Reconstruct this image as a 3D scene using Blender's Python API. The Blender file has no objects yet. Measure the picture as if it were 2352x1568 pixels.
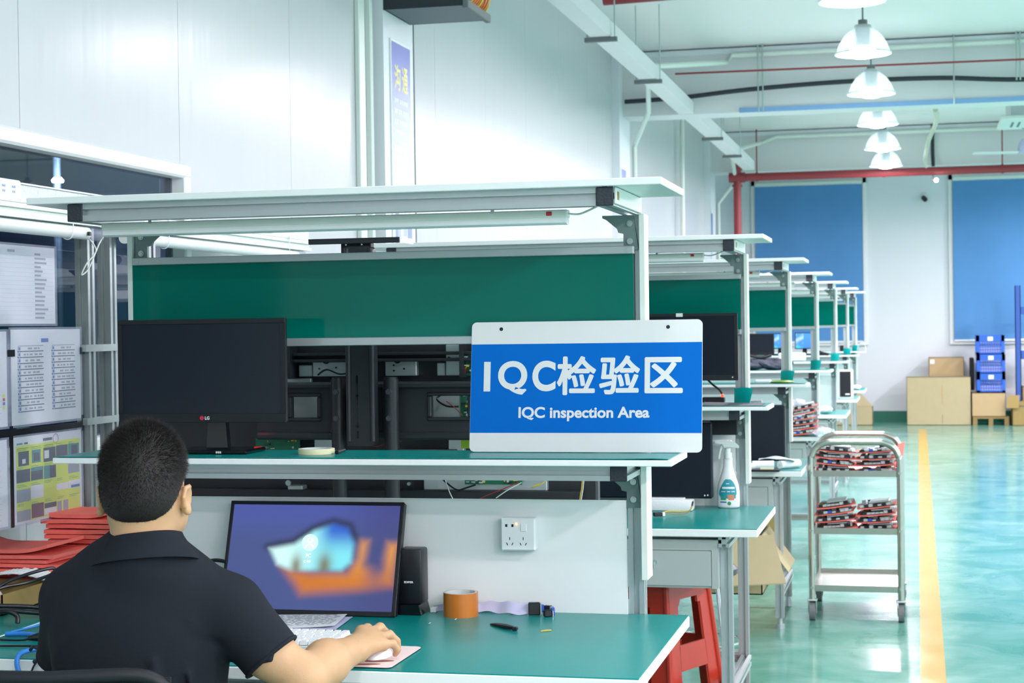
import bpy, bmesh, math, random
import numpy as np
from mathutils import Vector, Matrix
random.seed(7)
PI = math.pi
S = bpy.context.scene
C = S.collection

# ------------------------------------------------------------------ camera
cam_data = bpy.data.cameras.new('camera')
cam = bpy.data.objects.new('camera', cam_data)
C.objects.link(cam)
CAM_H, YAW, PITCH, ROLL = 1.4365, 0.2309, 0.0082, 0.014
fw = Vector((-math.sin(YAW) * math.cos(PITCH), math.cos(YAW) * math.cos(PITCH), -math.sin(PITCH)))
rt = Vector((math.cos(YAW), math.sin(YAW), 0))
up = rt.cross(fw)
r2 = rt * math.cos(ROLL) - up * math.sin(ROLL)
u2 = rt * math.sin(ROLL) + up * math.cos(ROLL)
cam.matrix_world = Matrix(((r2.x, u2.x, -fw.x, 0), (r2.y, u2.y, -fw.y, 0), (r2.z, u2.z, -fw.z, CAM_H), (0, 0, 0, 1)))
cam_data.sensor_width = 36.0
cam_data.lens = 3968.13 / 2352 * 36.0
cam_data.clip_start = 0.05
cam_data.clip_end = 200
cam_data.dof.use_dof = True
cam_data.dof.focus_distance = 4.0
cam_data.dof.aperture_fstop = 11.0
S.camera = cam

# ------------------------------------------------------------------ world, exposure
W = bpy.data.worlds.new('world')
S.world = W
W.use_nodes = True
W.node_tree.nodes['Background'].inputs[0].default_value = (0.75, 0.9, 1.0, 1)
W.node_tree.nodes['Background'].inputs[1].default_value = 0.35
S.view_settings.view_transform = 'Standard'
S.view_settings.look = 'None'
S.view_settings.gamma = 1.0
S.view_settings.use_curve_mapping = False
S.view_settings.exposure = 0.74
LAMP_WATT = 30.0
LAMP_COLOR = (1.0, 0.842, 0.925)

# ------------------------------------------------------------------ materials
def lin(c):
    if isinstance(c, str):
        c = tuple(int(c[i:i + 2], 16) for i in (0, 2, 4))
    return tuple(((v / 255) / 12.92 if v / 255 <= 0.04045 else ((v / 255 + 0.055) / 1.055) ** 2.4) for v in c) + (1.0,)

def mat(name, col, rough=0.5, metal=0.0, spec=0.5, vary=0.0, scale=8.0, bump=0.0, bscale=200.0, stretch=None, emit=None, estr=1.0, coat=0.0, alpha=1.0, trans=0.0):
    m = bpy.data.materials.new(name)
    m.use_nodes = True
    nt = m.node_tree
    b = nt.nodes['Principled BSDF']
    b.inputs['Base Color'].default_value = lin(col)
    b.inputs['Roughness'].default_value = rough
    b.inputs['Metallic'].default_value = metal
    b.inputs['Specular IOR Level'].default_value = spec
    b.inputs['Coat Weight'].default_value = coat
    b.inputs['Alpha'].default_value = alpha
    b.inputs['Transmission Weight'].default_value = trans
    if emit is not None:
        b.inputs['Emission Color'].default_value = lin(emit)
        b.inputs['Emission Strength'].default_value = estr
    if vary or bump:
        tc = nt.nodes.new('ShaderNodeTexCoord')
        mp = nt.nodes.new('ShaderNodeMapping')
        nt.links.new(tc.outputs['Object'], mp.inputs[0])
        if stretch:
            mp.inputs['Scale'].default_value = stretch
    if vary:
        n = nt.nodes.new('ShaderNodeTexNoise')
        n.inputs['Scale'].default_value = scale
        n.inputs['Detail'].default_value = 4
        nt.links.new(mp.outputs[0], n.inputs['Vector'])
        mr = nt.nodes.new('ShaderNodeMapRange')
        mr.inputs['To Min'].default_value = 1 - vary
        mr.inputs['To Max'].default_value = 1 + vary
        nt.links.new(n.outputs['Fac'], mr.inputs['Value'])
        mx = nt.nodes.new('ShaderNodeMix')
        mx.data_type = 'RGBA'
        mx.blend_type = 'MULTIPLY'
        mx.inputs['Factor'].default_value = 1
        mx.inputs['A'].default_value = lin(col)
        nt.links.new(mr.outputs[0], mx.inputs['B'])
        nt.links.new(mx.outputs['Result'], b.inputs['Base Color'])
    if bump:
        n2 = nt.nodes.new('ShaderNodeTexNoise')
        n2.inputs['Scale'].default_value = bscale
        n2.inputs['Detail'].default_value = 2
        nt.links.new(mp.outputs[0], n2.inputs['Vector'])
        bp = nt.nodes.new('ShaderNodeBump')
        bp.inputs['Strength'].default_value = bump
        bp.inputs['Distance'].default_value = 0.01
        nt.links.new(n2.outputs['Fac'], bp.inputs['Height'])
        nt.links.new(bp.outputs[0], b.inputs['Normal'])
    return m

M = {}
M['panel'] = mat('wall_panel_white', 'C6CBCE', 0.24, spec=0.09, bump=0.12, bscale=1.0, stretch=(9, 14, 0.35), vary=0.015, scale=2)
M['wall'] = mat('plaster_white', 'DFE5EA', 0.6, vary=0.03, scale=1.5)
M['front'] = mat('grey_front_wall', 'B4BCC0', 0.8, vary=0.1, scale=0.8)
M['ceil'] = mat('ceiling_paint', 'E6E3E4', 0.8, vary=0.02, scale=1)
M['beam'] = mat('beam_paint', 'DADBDD', 0.7, vary=0.02, scale=2)
M['blue_line'] = mat('blue_band', '86AEDD', 0.6, vary=0.04)
M['base_green'] = mat('green_skirting', '0E6E58', 0.4, vary=0.05)
M['alu'] = mat('anodised_aluminium', 'B3BCBE', 0.38, metal=0.55, bump=0.04, bscale=40, stretch=(1, 1, 1), vary=0.03)
M['alu_dark'] = mat('groove_shadow_metal', '8FA0A2', 0.45, metal=0.6, vary=0.03)
M['lam'] = mat('white_laminate', 'E9EFEF', 0.35, vary=0.015)
M['plate'] = mat('white_trim_plate', 'DDE8E2', 0.4, vary=0.015)
M['mat'] = mat('green_desk_mat', '008A86', 0.28, spec=0.22, vary=0.06, scale=5, bump=0.03, bscale=300)
M['board'] = mat('green_back_board', '006B5E', 0.08, spec=0.18, vary=0.05, scale=3)
M['cap'] = mat('black_end_cap', '262D36', 0.6, vary=0.15, scale=60, bump=0.2, bscale=150)
M['bracket'] = mat('grey_cast_bracket', '748887', 0.5, metal=0.35, vary=0.06)
M['bolt'] = mat('zinc_bolt', 'B9C6C4', 0.3, metal=0.9, vary=0.05)
M['dark'] = mat('matt_black_plastic', '171B21', 0.5, spec=0.35, vary=0.08, bump=0.04, bscale=400)
M['black'] = mat('black_plastic', '14181E', 0.35, vary=0.06)
M['screen'] = mat('switched_off_screen', '1B222C', 0.22, spec=0.25, vary=0.04)
M['gloss'] = mat('gloss_black', '0C1015', 0.12, vary=0.05)
M['tv_black'] = mat('powder_coated_black', '23282E', 0.42, vary=0.07, bump=0.05, bscale=500)
M['sheetmetal'] = mat('galvanised_sheet', 'BCC8CA', 0.4, metal=0.6, vary=0.07, scale=20)
M['steel'] = mat('stainless_steel', 'B4B8B0', 0.26, metal=0.9, vary=0.05, scale=30)
M['chrome'] = mat('chrome', 'D8DDDD', 0.12, metal=1.0, vary=0.03)
M['pcb'] = mat('circuit_board_green', '0F6A4C', 0.45, vary=0.3, scale=90)
M['pcb_dark'] = mat('circuit_board_dark', '4A5250', 0.5, vary=0.4, scale=110)
M['chip'] = mat('component_grey', 'B7BEC0', 0.4, vary=0.15, scale=80)
M['red'] = mat('red_foam', 'FA766C', 0.75, vary=0.07, scale=30, bump=0.15, bscale=250)
M['redplastic'] = mat('red_stool_plastic', 'B22C18', 0.33, vary=0.05)
M['redpipe'] = mat('red_pipe_paint', '93343B', 0.45, vary=0.08)
M['redsw'] = mat('red_switch', 'C22832', 0.35, vary=0.05)
M['blue_blind'] = mat('blue_blind_cloth', '5690C8', 0.85, vary=0.05, scale=4, bump=0.05, bscale=150)
M['crate'] = mat('blue_crate_plastic', '1F5FCB', 0.45, vary=0.08)
M['bluepost'] = mat('blue_painted_steel', '2A55A8', 0.45, vary=0.08)
M['card'] = mat('brown_cardboard', 'BDA57C', 0.85, vary=0.06, scale=12)
M['card_light'] = mat('pale_cardboard', 'B8AB86', 0.85, vary=0.05, scale=12)
M['card_dark'] = mat('cardboard_inside', '8F7A4C', 0.85, vary=0.08, scale=12)
M['kraft'] = mat('kraft_board', '9A8550', 0.8, vary=0.06)
M['white'] = mat('white_plastic', 'ECF1F2', 0.38, vary=0.015)
M['ivory'] = mat('ivory_plastic', 'D9E2DA', 0.4, vary=0.015)
M['paper'] = mat('white_paper', 'E6EAF0', 0.7, vary=0.02)
M['lilac'] = mat('lilac_ribbon', 'C6C5E4', 0.55, vary=0.04)
M['ink'] = mat('printed_dark_ink', '4B535C', 0.7, vary=0.1)
M['inklight'] = mat('printed_grey_ink', '9AA2AC', 0.7, vary=0.1)
M['inkblue'] = mat('printed_blue', '2A6FC0', 0.6, vary=0.05)
M['yellowprint'] = mat('printed_lime_yellow', 'D9E92C', 0.6, vary=0.03)
M['teal'] = mat('printed_teal', '2F8C8A', 0.6, vary=0.2, scale=50)
M['photo'] = mat('printed_dark_photo', '343C44', 0.6, vary=0.4, scale=60)
M['maroon'] = mat('printed_maroon', '6A2438', 0.6, vary=0.05)
M['signblue'] = mat('sign_blue', '0066C2', 0.32, spec=0.1, vary=0.02)
M['signwhite'] = mat('sign_white', 'DADEDF', 0.3, vary=0.01)
M['tape'] = mat('orange_packing_tape', 'C1701F', 0.28, vary=0.12, scale=25, coat=0.3)
M['tapecore'] = mat('grey_tape_core', 'C9D0CF', 0.7, vary=0.04)
M['cream'] = mat('cream_masking_tape', 'DDDCB4', 0.7, vary=0.04)
M['blueplug'] = mat('blue_connector', '2450B8', 0.4, vary=0.05)
M['bluecable'] = mat('blue_cable', '2E86E0', 0.4, vary=0.05)
M['yellow'] = mat('yellow_wire', 'D9B93A', 0.45, vary=0.05)
M['orange'] = mat('orange_fibre_cable', 'E0752B', 0.45, vary=0.05)
M['redwire'] = mat('red_wire', '9C2A2E', 0.45, vary=0.05)
M['drawer'] = mat('grey_drawer_paint', 'A9B4B3', 0.5, vary=0.02)
M['lime'] = mat('lime_green_board', '8CB52E', 0.5, vary=0.1)
M['rubber'] = mat('grey_rubber', '6E7476', 0.7, vary=0.1)
M['cloth'] = mat('charcoal_cloth', '4A4F5C', 0.9, vary=0.15, scale=30)
M['shirt'] = mat('navy_polo_cloth', '1B2028', 0.88, spec=0.25, vary=0.07, scale=25, bump=0.22, bscale=900)
M['trouser'] = mat('dark_trouser_cloth', '1D2127', 0.9, vary=0.1)
M['hair'] = mat('short_black_hair', '1D1A19', 0.55, spec=0.35, vary=0.2, scale=40)
M['eye'] = mat('eye_white', 'E4E2DC', 0.2, vary=0.02)
M['foam'] = mat('white_foam', 'EEF2F4', 0.8, vary=0.03, bump=0.1, bscale=120)
M['shade'] = mat('translucent_lamp_shade', 'BFC9CC', 0.25, vary=0.02, trans=0.0, alpha=0.55)
M['bulb'] = mat('lit_led_lens', 'FFFFFF', 0.4, emit='F4FBFF', estr=30.0, vary=0.01)
M['sleeve'] = mat('clear_plastic_sleeve', 'C4CAE4', 0.12, alpha=0.28, vary=0.02)
M['clear'] = mat('clear_plastic_bag', 'E4E8F4', 0.15, alpha=0.35, vary=0.1, scale=30, bump=0.6, bscale=40)
M['led_red'] = mat('red_indicator', 'FF3020', 0.4, emit='FF2A18', estr=4.0, vary=0.01)
M['led_orange'] = mat('orange_indicator', 'FF9060', 0.4, emit='FF8850', estr=3.0, vary=0.01)
M['posterblue'] = mat('poster_blue', '6C83CC', 0.4, vary=0.03)
M['postersky'] = mat('poster_pale_sky', 'C9E2F4', 0.4, vary=0.04)
M['posteryellow'] = mat('poster_yellow_letters', 'EDE59A', 0.5, vary=0.02)
M['posterwhite'] = mat('poster_white_letters', 'DDE4F6', 0.5, vary=0.02)
M['logo_red'] = mat('logo_red', 'C0203E', 0.4, vary=0.02)
M['greentag'] = mat('label_green', '2E9B57', 0.5, vary=0.02)
M['label_teal'] = mat('label_teal', '2498A4', 0.5, vary=0.03)
M['orangeprint'] = mat('label_orange', 'D98A66', 0.5, vary=0.15, scale=60)
M['cabgrey'] = mat('cabinet_grey', '56616A', 0.5, vary=0.04)
M['hose'] = mat('beige_hose', 'BFC4B2', 0.6, vary=0.03)
M['darkroom'] = mat('dark_room_paint', '77859A', 0.8, vary=0.1)
M['greypad'] = mat('dark_grey_sheet', '4A545C', 0.7, vary=0.06)

def skin_mat():
    m = mat('skin', 'C69F79', 0.5, spec=0.35, vary=0.05, scale=12, bump=0.05, bscale=350)
    b = m.node_tree.nodes['Principled BSDF']
    b.inputs['Subsurface Weight'].default_value = 0.12
    b.inputs['Subsurface Radius'].default_value = (0.02, 0.008, 0.004)
    return m
M['skin'] = skin_mat()

def floor_mat():
    m = bpy.data.materials.new('green_epoxy_floor')
    m.use_nodes = True
    nt = m.node_tree
    N, L = nt.nodes, nt.links
    b = N['Principled BSDF']
    tc = N.new('ShaderNodeTexCoord')
    mp = N.new('ShaderNodeMapping')
    mp.inputs['Scale'].default_value = (1.0, 1.0, 1.0)
    L.new(tc.outputs['Object'], mp.inputs[0])
    n = N.new('ShaderNodeTexNoise')
    n.inputs['Scale'].default_value = 2.2
    n.inputs['Detail'].default_value = 7
    n.inputs['Roughness'].default_value = 0.62
    n.inputs['Distortion'].default_value = 0.9
    L.new(mp.outputs[0], n.inputs['Vector'])
    cr = N.new('ShaderNodeValToRGB')
    cr.color_ramp.elements[0].position = 0.36
    cr.color_ramp.elements[0].color = lin('47917F')
    cr.color_ramp.elements[1].position = 0.66
    cr.color_ramp.elements[1].color = lin('7CAFA2')
    L.new(n.outputs['Fac'], cr.inputs['Fac'])
    sx = N.new('ShaderNodeSeparateXYZ')
    L.new(tc.outputs['Object'], sx.inputs[0])
    def cmp(op, src, val):
        q = N.new('ShaderNodeMath'); q.operation = op
        L.new(src, q.inputs[0]); q.inputs[1].default_value = val
        return q.outputs[0]
    def mul(a, c):
        q = N.new('ShaderNodeMath'); q.operation = 'MULTIPLY'
        L.new(a, q.inputs[0]); L.new(c, q.inputs[1])
        return q.outputs[0]
    def add(a, c):
        q = N.new('ShaderNodeMath'); q.operation = 'MAXIMUM'
        L.new(a, q.inputs[0]); L.new(c, q.inputs[1])
        return q.outputs[0]
    X, Y = sx.outputs['X'], sx.outputs['Y']
    lane = mul(mul(cmp('GREATER_THAN', X, -0.008), cmp('LESS_THAN', X, 0.094)), cmp('LESS_THAN', Y, 23.73))
    cross = mul(mul(cmp('GREATER_THAN', Y, 23.69), cmp('LESS_THAN', Y, 23.78)), mul(cmp('LESS_THAN', X, 0.0), cmp('GREATER_THAN', X, -2.4)))
    fac = add(lane, cross)
    mx = N.new('ShaderNodeMix'); mx.data_type = 'RGBA'
    L.new(fac, mx.inputs['Factor'])
    L.new(cr.outputs['Color'], mx.inputs['A'])
    mx.inputs['B'].default_value = lin('C39E36')
    L.new(mx.outputs['Result'], b.inputs['Base Color'])
    n2 = N.new('ShaderNodeTexNoise'); n2.inputs['Scale'].default_value = 3.5; n2.inputs['Detail'].default_value = 4
    L.new(mp.outputs[0], n2.inputs['Vector'])
    mr = N.new('ShaderNodeMapRange')
    mr.inputs['To Min'].default_value = 0.08; mr.inputs['To Max'].default_value = 0.24
    L.new(n2.outputs['Fac'], mr.inputs['Value'])
    L.new(mr.outputs[0], b.inputs['Roughness'])
    b.inputs['Specular IOR Level'].default_value = 0.6
    bp = N.new('ShaderNodeBump'); bp.inputs['Strength'].default_value = 0.06; bp.inputs['Distance'].default_value = 0.02
    n3 = N.new('ShaderNodeTexNoise'); n3.inputs['Scale'].default_value = 5; n3.inputs['Detail'].default_value = 3
    L.new(mp.outputs[0], n3.inputs['Vector'])
    L.new(n3.outputs['Fac'], bp.inputs['Height']); L.new(bp.outputs[0], b.inputs['Normal'])
    return m
M['floor'] = floor_mat()

def glass_mat():
    m = bpy.data.materials.new('window_glass')
    m.use_nodes = True
    nt = m.node_tree
    nt.nodes.remove(nt.nodes['Principled BSDF'])
    out = nt.nodes['Material Output']
    t = nt.nodes.new('ShaderNodeBsdfTransparent'); t.inputs[0].default_value = lin('A9B6C8')
    g = nt.nodes.new('ShaderNodeBsdfGlossy'); g.inputs['Roughness'].default_value = 0.015
    fr = nt.nodes.new('ShaderNodeFresnel'); fr.inputs['IOR'].default_value = 1.9
    mx = nt.nodes.new('ShaderNodeMixShader')
    ge = nt.nodes.new('ShaderNodeNewGeometry'); iv = nt.nodes.new('ShaderNodeMath'); iv.operation = 'SUBTRACT'; iv.inputs[0].default_value = 1.0
    nt.links.new(ge.outputs['Backfacing'], iv.inputs[1])
    ml = nt.nodes.new('ShaderNodeMath'); ml.operation = 'MULTIPLY'
    nt.links.new(fr.outputs[0], ml.inputs[0]); nt.links.new(iv.outputs[0], ml.inputs[1])
    nt.links.new(ml.outputs[0], mx.inputs[0]); nt.links.new(t.outputs[0], mx.inputs[1]); nt.links.new(g.outputs[0], mx.inputs[2])
    nt.links.new(mx.outputs[0], out.inputs['Surface'])
    return m
M['glass'] = glass_mat()

# ------------------------------------------------------------------ mesh helpers
class MB:
    def __init__(self):
        self.v = []; self.f = []; self.m = []; self.T = None
    def _add(self, vs, fs, m=0):
        o = len(self.v)
        if self.T is not None:
            vs = [self.T @ Vector(p) for p in vs]
        self.v += [tuple(p) for p in vs]
        self.f += [tuple(i + o for i in f) for f in fs]
        self.m += [m] * len(fs)
        return self
    def box(self, x0, x1, y0, y1, z0, z1, m=0, bev=0.0, seg=1):
        if x1 < x0: x0, x1 = x1, x0
        if y1 < y0: y0, y1 = y1, y0
        if z1 < z0: z0, z1 = z1, z0
        if bev > 0:
            bm = bmesh.new()
            bmesh.ops.create_cube(bm, size=1)
            for q in bm.verts:
                q.co = Vector(((x0 + x1) / 2 + q.co.x * (x1 - x0), (y0 + y1) / 2 + q.co.y * (y1 - y0), (z0 + z1) / 2 + q.co.z * (z1 - z0)))
            bmesh.ops.bevel(bm, geom=list(bm.edges), offset=min(bev, 0.49 * min(x1 - x0, y1 - y0, z1 - z0)), segments=seg, affect='EDGES', profile=0.5)
            bm.verts.index_update()
            self._add([q.co.copy() for q in bm.verts], [[q.index for q in f.verts] for f in bm.faces], m)
            bm.free()
            return self
        vs = [(x0, y0, z0), (x1, y0, z0), (x1, y1, z0), (x0, y1, z0), (x0, y0, z1), (x1, y0, z1), (x1, y1, z1), (x0, y1, z1)]
        return self._add(vs, [(0, 3, 2, 1), (4, 5, 6, 7), (0, 1, 5, 4), (1, 2, 6, 5), (2, 3, 7, 6), (3, 0, 4, 7)], m)
    def cyl(self, p0, p1, r0, r1=None, n=16, m=0):
        r1 = r0 if r1 is None else r1
        p0, p1 = Vector(p0), Vector(p1)
        d = (p1 - p0).normalized()
        a = d.orthogonal().normalized(); b = d.cross(a)
        vs = []
        for p, r in ((p0, r0), (p1, r1)):
            for i in range(n):
                t = 2 * PI * i / n
                vs.append(p + (a * math.cos(t) + b * math.sin(t)) * r)
        fs = [(i, (i + 1) % n, n + (i + 1) % n, n + i) for i in range(n)]
        fs += [tuple(range(n - 1, -1, -1)), tuple(range(n, 2 * n))]
        return self._add(vs, fs, m)
    def tube(self, pts, r, n=8, m=0, smooth=0, closed=False):
        P = [Vector(p) for p in pts]
        if smooth:
            Q = []
            L = len(P)
            rng = range(L) if closed else range(L - 1)
            for i in rng:
                if closed:
                    a, b, c, d = P[(i - 1) % L], P[i], P[(i + 1) % L], P[(i + 2) % L]
                else:
                    a, b, c, d = P[max(i - 1, 0)], P[i], P[i + 1], P[min(i + 2, L - 1)]
                for k in range(smooth):
                    t = k / smooth
                    Q.append(0.5 * ((2 * b) + (c - a) * t + (2 * a - 5 * b + 4 * c - d) * t * t + (3 * b - a - 3 * c + d) * t ** 3))
            if not closed: Q.append(P[-1])
            P = Q
        L = len(P)
        rs = r if isinstance(r, (list, tuple)) else [r] * L
        if len(rs) != L:
            rs = [rs[min(int(i * len(rs) / L), len(rs) - 1)] for i in range(L)]
        vs = []
        a = None
        for i in range(L):
            if closed: d = P[(i + 1) % L] - P[(i - 1) % L]
            else: d = P[min(i + 1, L - 1)] - P[max(i - 1, 0)]
            d = d.normalized() if d.length > 1e-9 else Vector((0, 0, 1))
            if a is None: a = d.orthogonal().normalized()
            else:
                a = a - d * a.dot(d)
                a = a.normalized() if a.length > 1e-6 else d.orthogonal().normalized()
            b = d.cross(a)
            for k in range(n):
                t = 2 * PI * k / n
                vs.append(P[i] + (a * math.cos(t) + b * math.sin(t)) * rs[i])
        fs = []
        for i in range(L if closed else L - 1):
            j = (i + 1) % L
            for k in range(n):
                fs.append((i * n + k, i * n + (k + 1) % n, j * n + (k + 1) % n, j * n + k))
        if not closed:
            fs.append(tuple(range(n - 1, -1, -1))); fs.append(tuple((L - 1) * n + k for k in range(n)))
        return self._add(vs, fs, m)
    def lathe(self, prof, c=(0, 0, 0), n=32, m=0):
        vs = []; fs = []
        L = len(prof)
        for i in range(n):
            t = 2 * PI * i / n
            for r, z in prof:
                vs.append((c[0] + r * math.cos(t), c[1] + r * math.sin(t), c[2] + z))
        for i in range(n):
            j = (i + 1) % n
            for k in range(L - 1):
                fs.append((i * L + k, j * L + k, j * L + k + 1, i * L + k + 1))
        return self._add(vs, fs, m)
    def prism(self, poly, axis, a0, a1, m=0):
        n = len(poly)
        def P(u, v, a):
            return (a, u, v) if axis == 'x' else ((u, a, v) if axis == 'y' else (u, v, a))
        vs = [P(u, v, a0) for u, v in poly] + [P(u, v, a1) for u, v in poly]
        fs = [(i, (i + 1) % n, n + (i + 1) % n, n + i) for i in range(n)] + [tuple(range(n - 1, -1, -1)), tuple(range(n, 2 * n))]
        return self._add(vs, fs, m)
    def bar(self, axis, a0, a1, u0, u1, v0, v1, m=0):
        """T-slot profile along an axis: a square section with a groove in each face"""
        w, h = u1 - u0, v1 - v0
        s, d = 0.17, 0.28
        q = [(0, 0), (.5 - s, 0), (.5 - s, d), (.5 + s, d), (.5 + s, 0), (1, 0), (1, .5 - s), (1 - d, .5 - s), (1 - d, .5 + s), (1, .5 + s), (1, 1), (.5 + s, 1), (.5 + s, 1 - d), (.5 - s, 1 - d), (.5 - s, 1), (0, 1), (0, .5 + s), (d, .5 + s), (d, .5 - s), (0, .5 - s)]
        return self.prism([(u0 + a * w, v0 + b * h) for a, b in q], axis, a0, a1, m)
    def grid(self, fn, nu, nv, m=0):
        vs = [fn(i / nu, j / nv) for i in range(nu + 1) for j in range(nv + 1)]
        fs = [(i * (nv + 1) + j, (i + 1) * (nv + 1) + j, (i + 1) * (nv + 1) + j + 1, i * (nv + 1) + j + 1) for i in range(nu) for j in range(nv)]
        return self._add(vs, fs, m)
    def slab(self, fn, nu, nv, thick, m=0):
        """a curved sheet of real thickness"""
        base = [Vector(fn(i / nu, j / nv)) for i in range(nu + 1) for j in range(nv + 1)]
        t = Vector(thick)
        n = len(base); w = nv + 1
        vs = base + [p + t for p in base]
        fs = []
        for i in range(nu):
            for j in range(nv):
                a, b, c, d = i * w + j, (i + 1) * w + j, (i + 1) * w + j + 1, i * w + j + 1
                fs += [(d, c, b, a), (a + n, b + n, c + n, d + n)]
        rim = [i * w for i in range(nu)] + [nu * w + j for j in range(nv)] + [i * w + nv for i in range(nu, 0, -1)] + [j for j in range(nv, 0, -1)]
        for k in range(len(rim)):
            a, b = rim[k], rim[(k + 1) % len(rim)]
            fs.append((a, b, b + n, a + n))
        return self._add(vs, fs, m)
    def sphere(self, c, r, n=16, m=0, sc=(1, 1, 1)):
        def fn(u, v):
            t, p = 2 * PI * u, PI * v
            return (c[0] + r * sc[0] * math.sin(p) * math.cos(t), c[1] + r * sc[1] * math.sin(p) * math.sin(t), c[2] - r * sc[2] * math.cos(p))
        return self.grid(fn, n, max(4, n // 2), m)

def link(name, mb, mats, smooth=35, loc=(0, 0, 0)):
    me = bpy.data.meshes.new(name)
    me.from_pydata([(v[0] - loc[0], v[1] - loc[1], v[2] - loc[2]) for v in mb.v], [], mb.f)
    if not isinstance(mats, (list, tuple)): mats = [mats]
    for x in mats: me.materials.append(M[x] if isinstance(x, str) else x)
    if len(mats) > 1:
        me.polygons.foreach_set('material_index', mb.m)
    if smooth:
        me.polygons.foreach_set('use_smooth', [True] * len(me.polygons))
        me.set_sharp_from_angle(angle=math.radians(smooth))
    me.update()
    o = bpy.data.objects.new(name, me)
    C.objects.link(o)
    o.location = loc
    return o

def thing(name, label, cat, loc=(0, 0, 0), group=None):
    o = bpy.data.objects.new(name, None)
    o.empty_display_size = 0.05
    C.objects.link(o)
    o.location = loc
    o['label'] = label; o['category'] = cat
    if group: o['group'] = group
    BUILT[o.name] = tuple(loc)
    return o

BUILT = {}
def part(name, mb, mats, parent, smooth=35, label=None, kind=None):
    """a part given in scene coordinates, hung under its thing"""
    loc = BUILT[parent.name]
    o = link(name, mb, mats, smooth, (0, 0, 0))
    o.data.transform(Matrix.Translation(Vector((-loc[0], -loc[1], -loc[2]))))
    o.parent = parent
    BUILT[o.name] = tuple(loc)
    if label: o['label'] = label
    if kind: o['kind'] = kind
    return o

def solo(name, mb, mats, label, cat, loc, group=None, smooth=35, kind=None):
    o = link(name, mb, mats, smooth, loc)
    BUILT[o.name] = tuple(loc)
    o['label'] = label; o['category'] = cat
    if group: o['group'] = group
    if kind: o['kind'] = kind
    return o

def struct(name, mb, mats, smooth=30, parent=None):
    o = link(name, mb, mats, smooth)
    if parent: o.parent = parent
    BUILT[o.name] = (0, 0, 0)
    o['kind'] = 'structure'
    return o

def copy_tree(o, parent=None):
    c = o.copy(); C.objects.link(c)
    c.parent = parent
    for ch in list(o.children):
        copy_tree(ch, c)
    return c

TXT = {}
def glyphs(s, off=0.0):
    """outline of a string as triangles/quads in a unit box"""
    key = (s, round(off, 4))
    if key in TXT: return TXT[key]
    cu = bpy.data.curves.new('lettering', 'FONT')
    cu.body = s; cu.size = 1.0; cu.resolution_u = 8; cu.offset = off
    ob = bpy.data.objects.new('lettering', cu); C.objects.link(ob)
    dg = bpy.context.evaluated_depsgraph_get()
    me = bpy.data.meshes.new_from_object(ob.evaluated_get(dg))
    vs = [tuple(v.co) for v in me.vertices]; fs = [tuple(p.vertices) for p in me.polygons]
    bpy.data.objects.remove(ob); bpy.data.curves.remove(cu); bpy.data.meshes.remove(me)
    TXT[key] = (vs, fs)
    return TXT[key]

def text(mb, s, o, right, upv, w, h, depth=0.0006, m=0, fat=0.0):
    """lettering fitted to a box of w x h whose lower left corner is o, raised by depth"""
    han = any(ord(ch) > 0x2e80 for ch in s)
    vs, fs = glyphs(s, 0.0 if han else min(0.035, 0.72 * fat / max(h, 1e-6)))
    if not vs: return
    xs = [v[0] for v in vs]; ys = [v[1] for v in vs]
    x0, x1, y0, y1 = min(xs), max(xs), min(ys), max(ys)
    right = Vector(right).normalized(); upv = Vector(upv).normalized(); nrm = right.cross(upv)
    o = Vector(o)
    offs = [(0, 0)] + ([(fat * math.cos(q * PI / 6), fat * math.sin(q * PI / 6)) for q in range(12)] if han and fat else [])
    for k, (dx, dy) in enumerate(offs):
        pts = []
        for v in vs:
            a = (v[0] - x0) / max(x1 - x0, 1e-6) * w + dx; b = (v[1] - y0) / max(y1 - y0, 1e-6) * h + dy
            pts.append(o + right * a + upv * b + nrm * (depth + k * 0.00001))
        mb._add(pts, fs, m)
# ------------------------------------------------------------------ the room
XW, XR_, YF, YB, ZC = -2.6, 9.0, -9.0, 25.4, 3.86
b = MB(); b.box(XW - 0.3, XR_ + 0.2, YF - 0.2, YB + 0.3, -0.2, 0); struct('floor', b, 'floor', 0)
b = MB(); b.box(XW - 0.3, XR_ + 0.2, YF - 0.2, YB + 0.3, ZC, ZC + 0.2); struct('ceiling', b, 'ceil', 0)

# left wall of tall metal-faced panels, 1.15 m wide, with a window opening
WY0, WY1, WZ0, WZ1 = 1.2, 5.83, 1.09, 2.003
b = MB()
seams = [-6.2 + 0.0]
y = 4.686 - 1.147 * 10
cuts = []
while y < YB + 1.2:
    cuts.append(y); y += 1.147
for a, c in zip(cuts[:-1], cuts[1:]):
    a2, c2 = max(a, YF) + 0.0015, min(c, YB) - 0.0015
    if c2 <= a2: continue
    segs = [(a2, c2, 0, ZC)]
    if c2 > WY0 and a2 < WY1:
        segs = [(a2, c2, 0, WZ0), (a2, c2, WZ1, ZC)]
        if a2 < WY0: segs.append((a2, WY0, WZ0, WZ1))
        if c2 > WY1: segs.append((WY1, c2, WZ0, WZ1))
    for q in segs:
        b.box(XW - 0.05, XW, q[0], q[1], q[2], q[3])
b.box(XW - 0.06, XW - 0.004, YF, WY0, 0, ZC); b.box(XW - 0.06, XW - 0.004, WY1, YB, 0, ZC)
b.box(XW - 0.06, XW - 0.004, WY0, WY1, 0, WZ0); b.box(XW - 0.06, XW - 0.004, WY0, WY1, WZ1, ZC)
struct('wall_left', b, 'panel', 0)
b = MB(); b.box(XW - 0.3, XR_ + 0.2, YB, YB + 0.2, 0, ZC); struct('wall_back', b, 'wall', 0)
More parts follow.
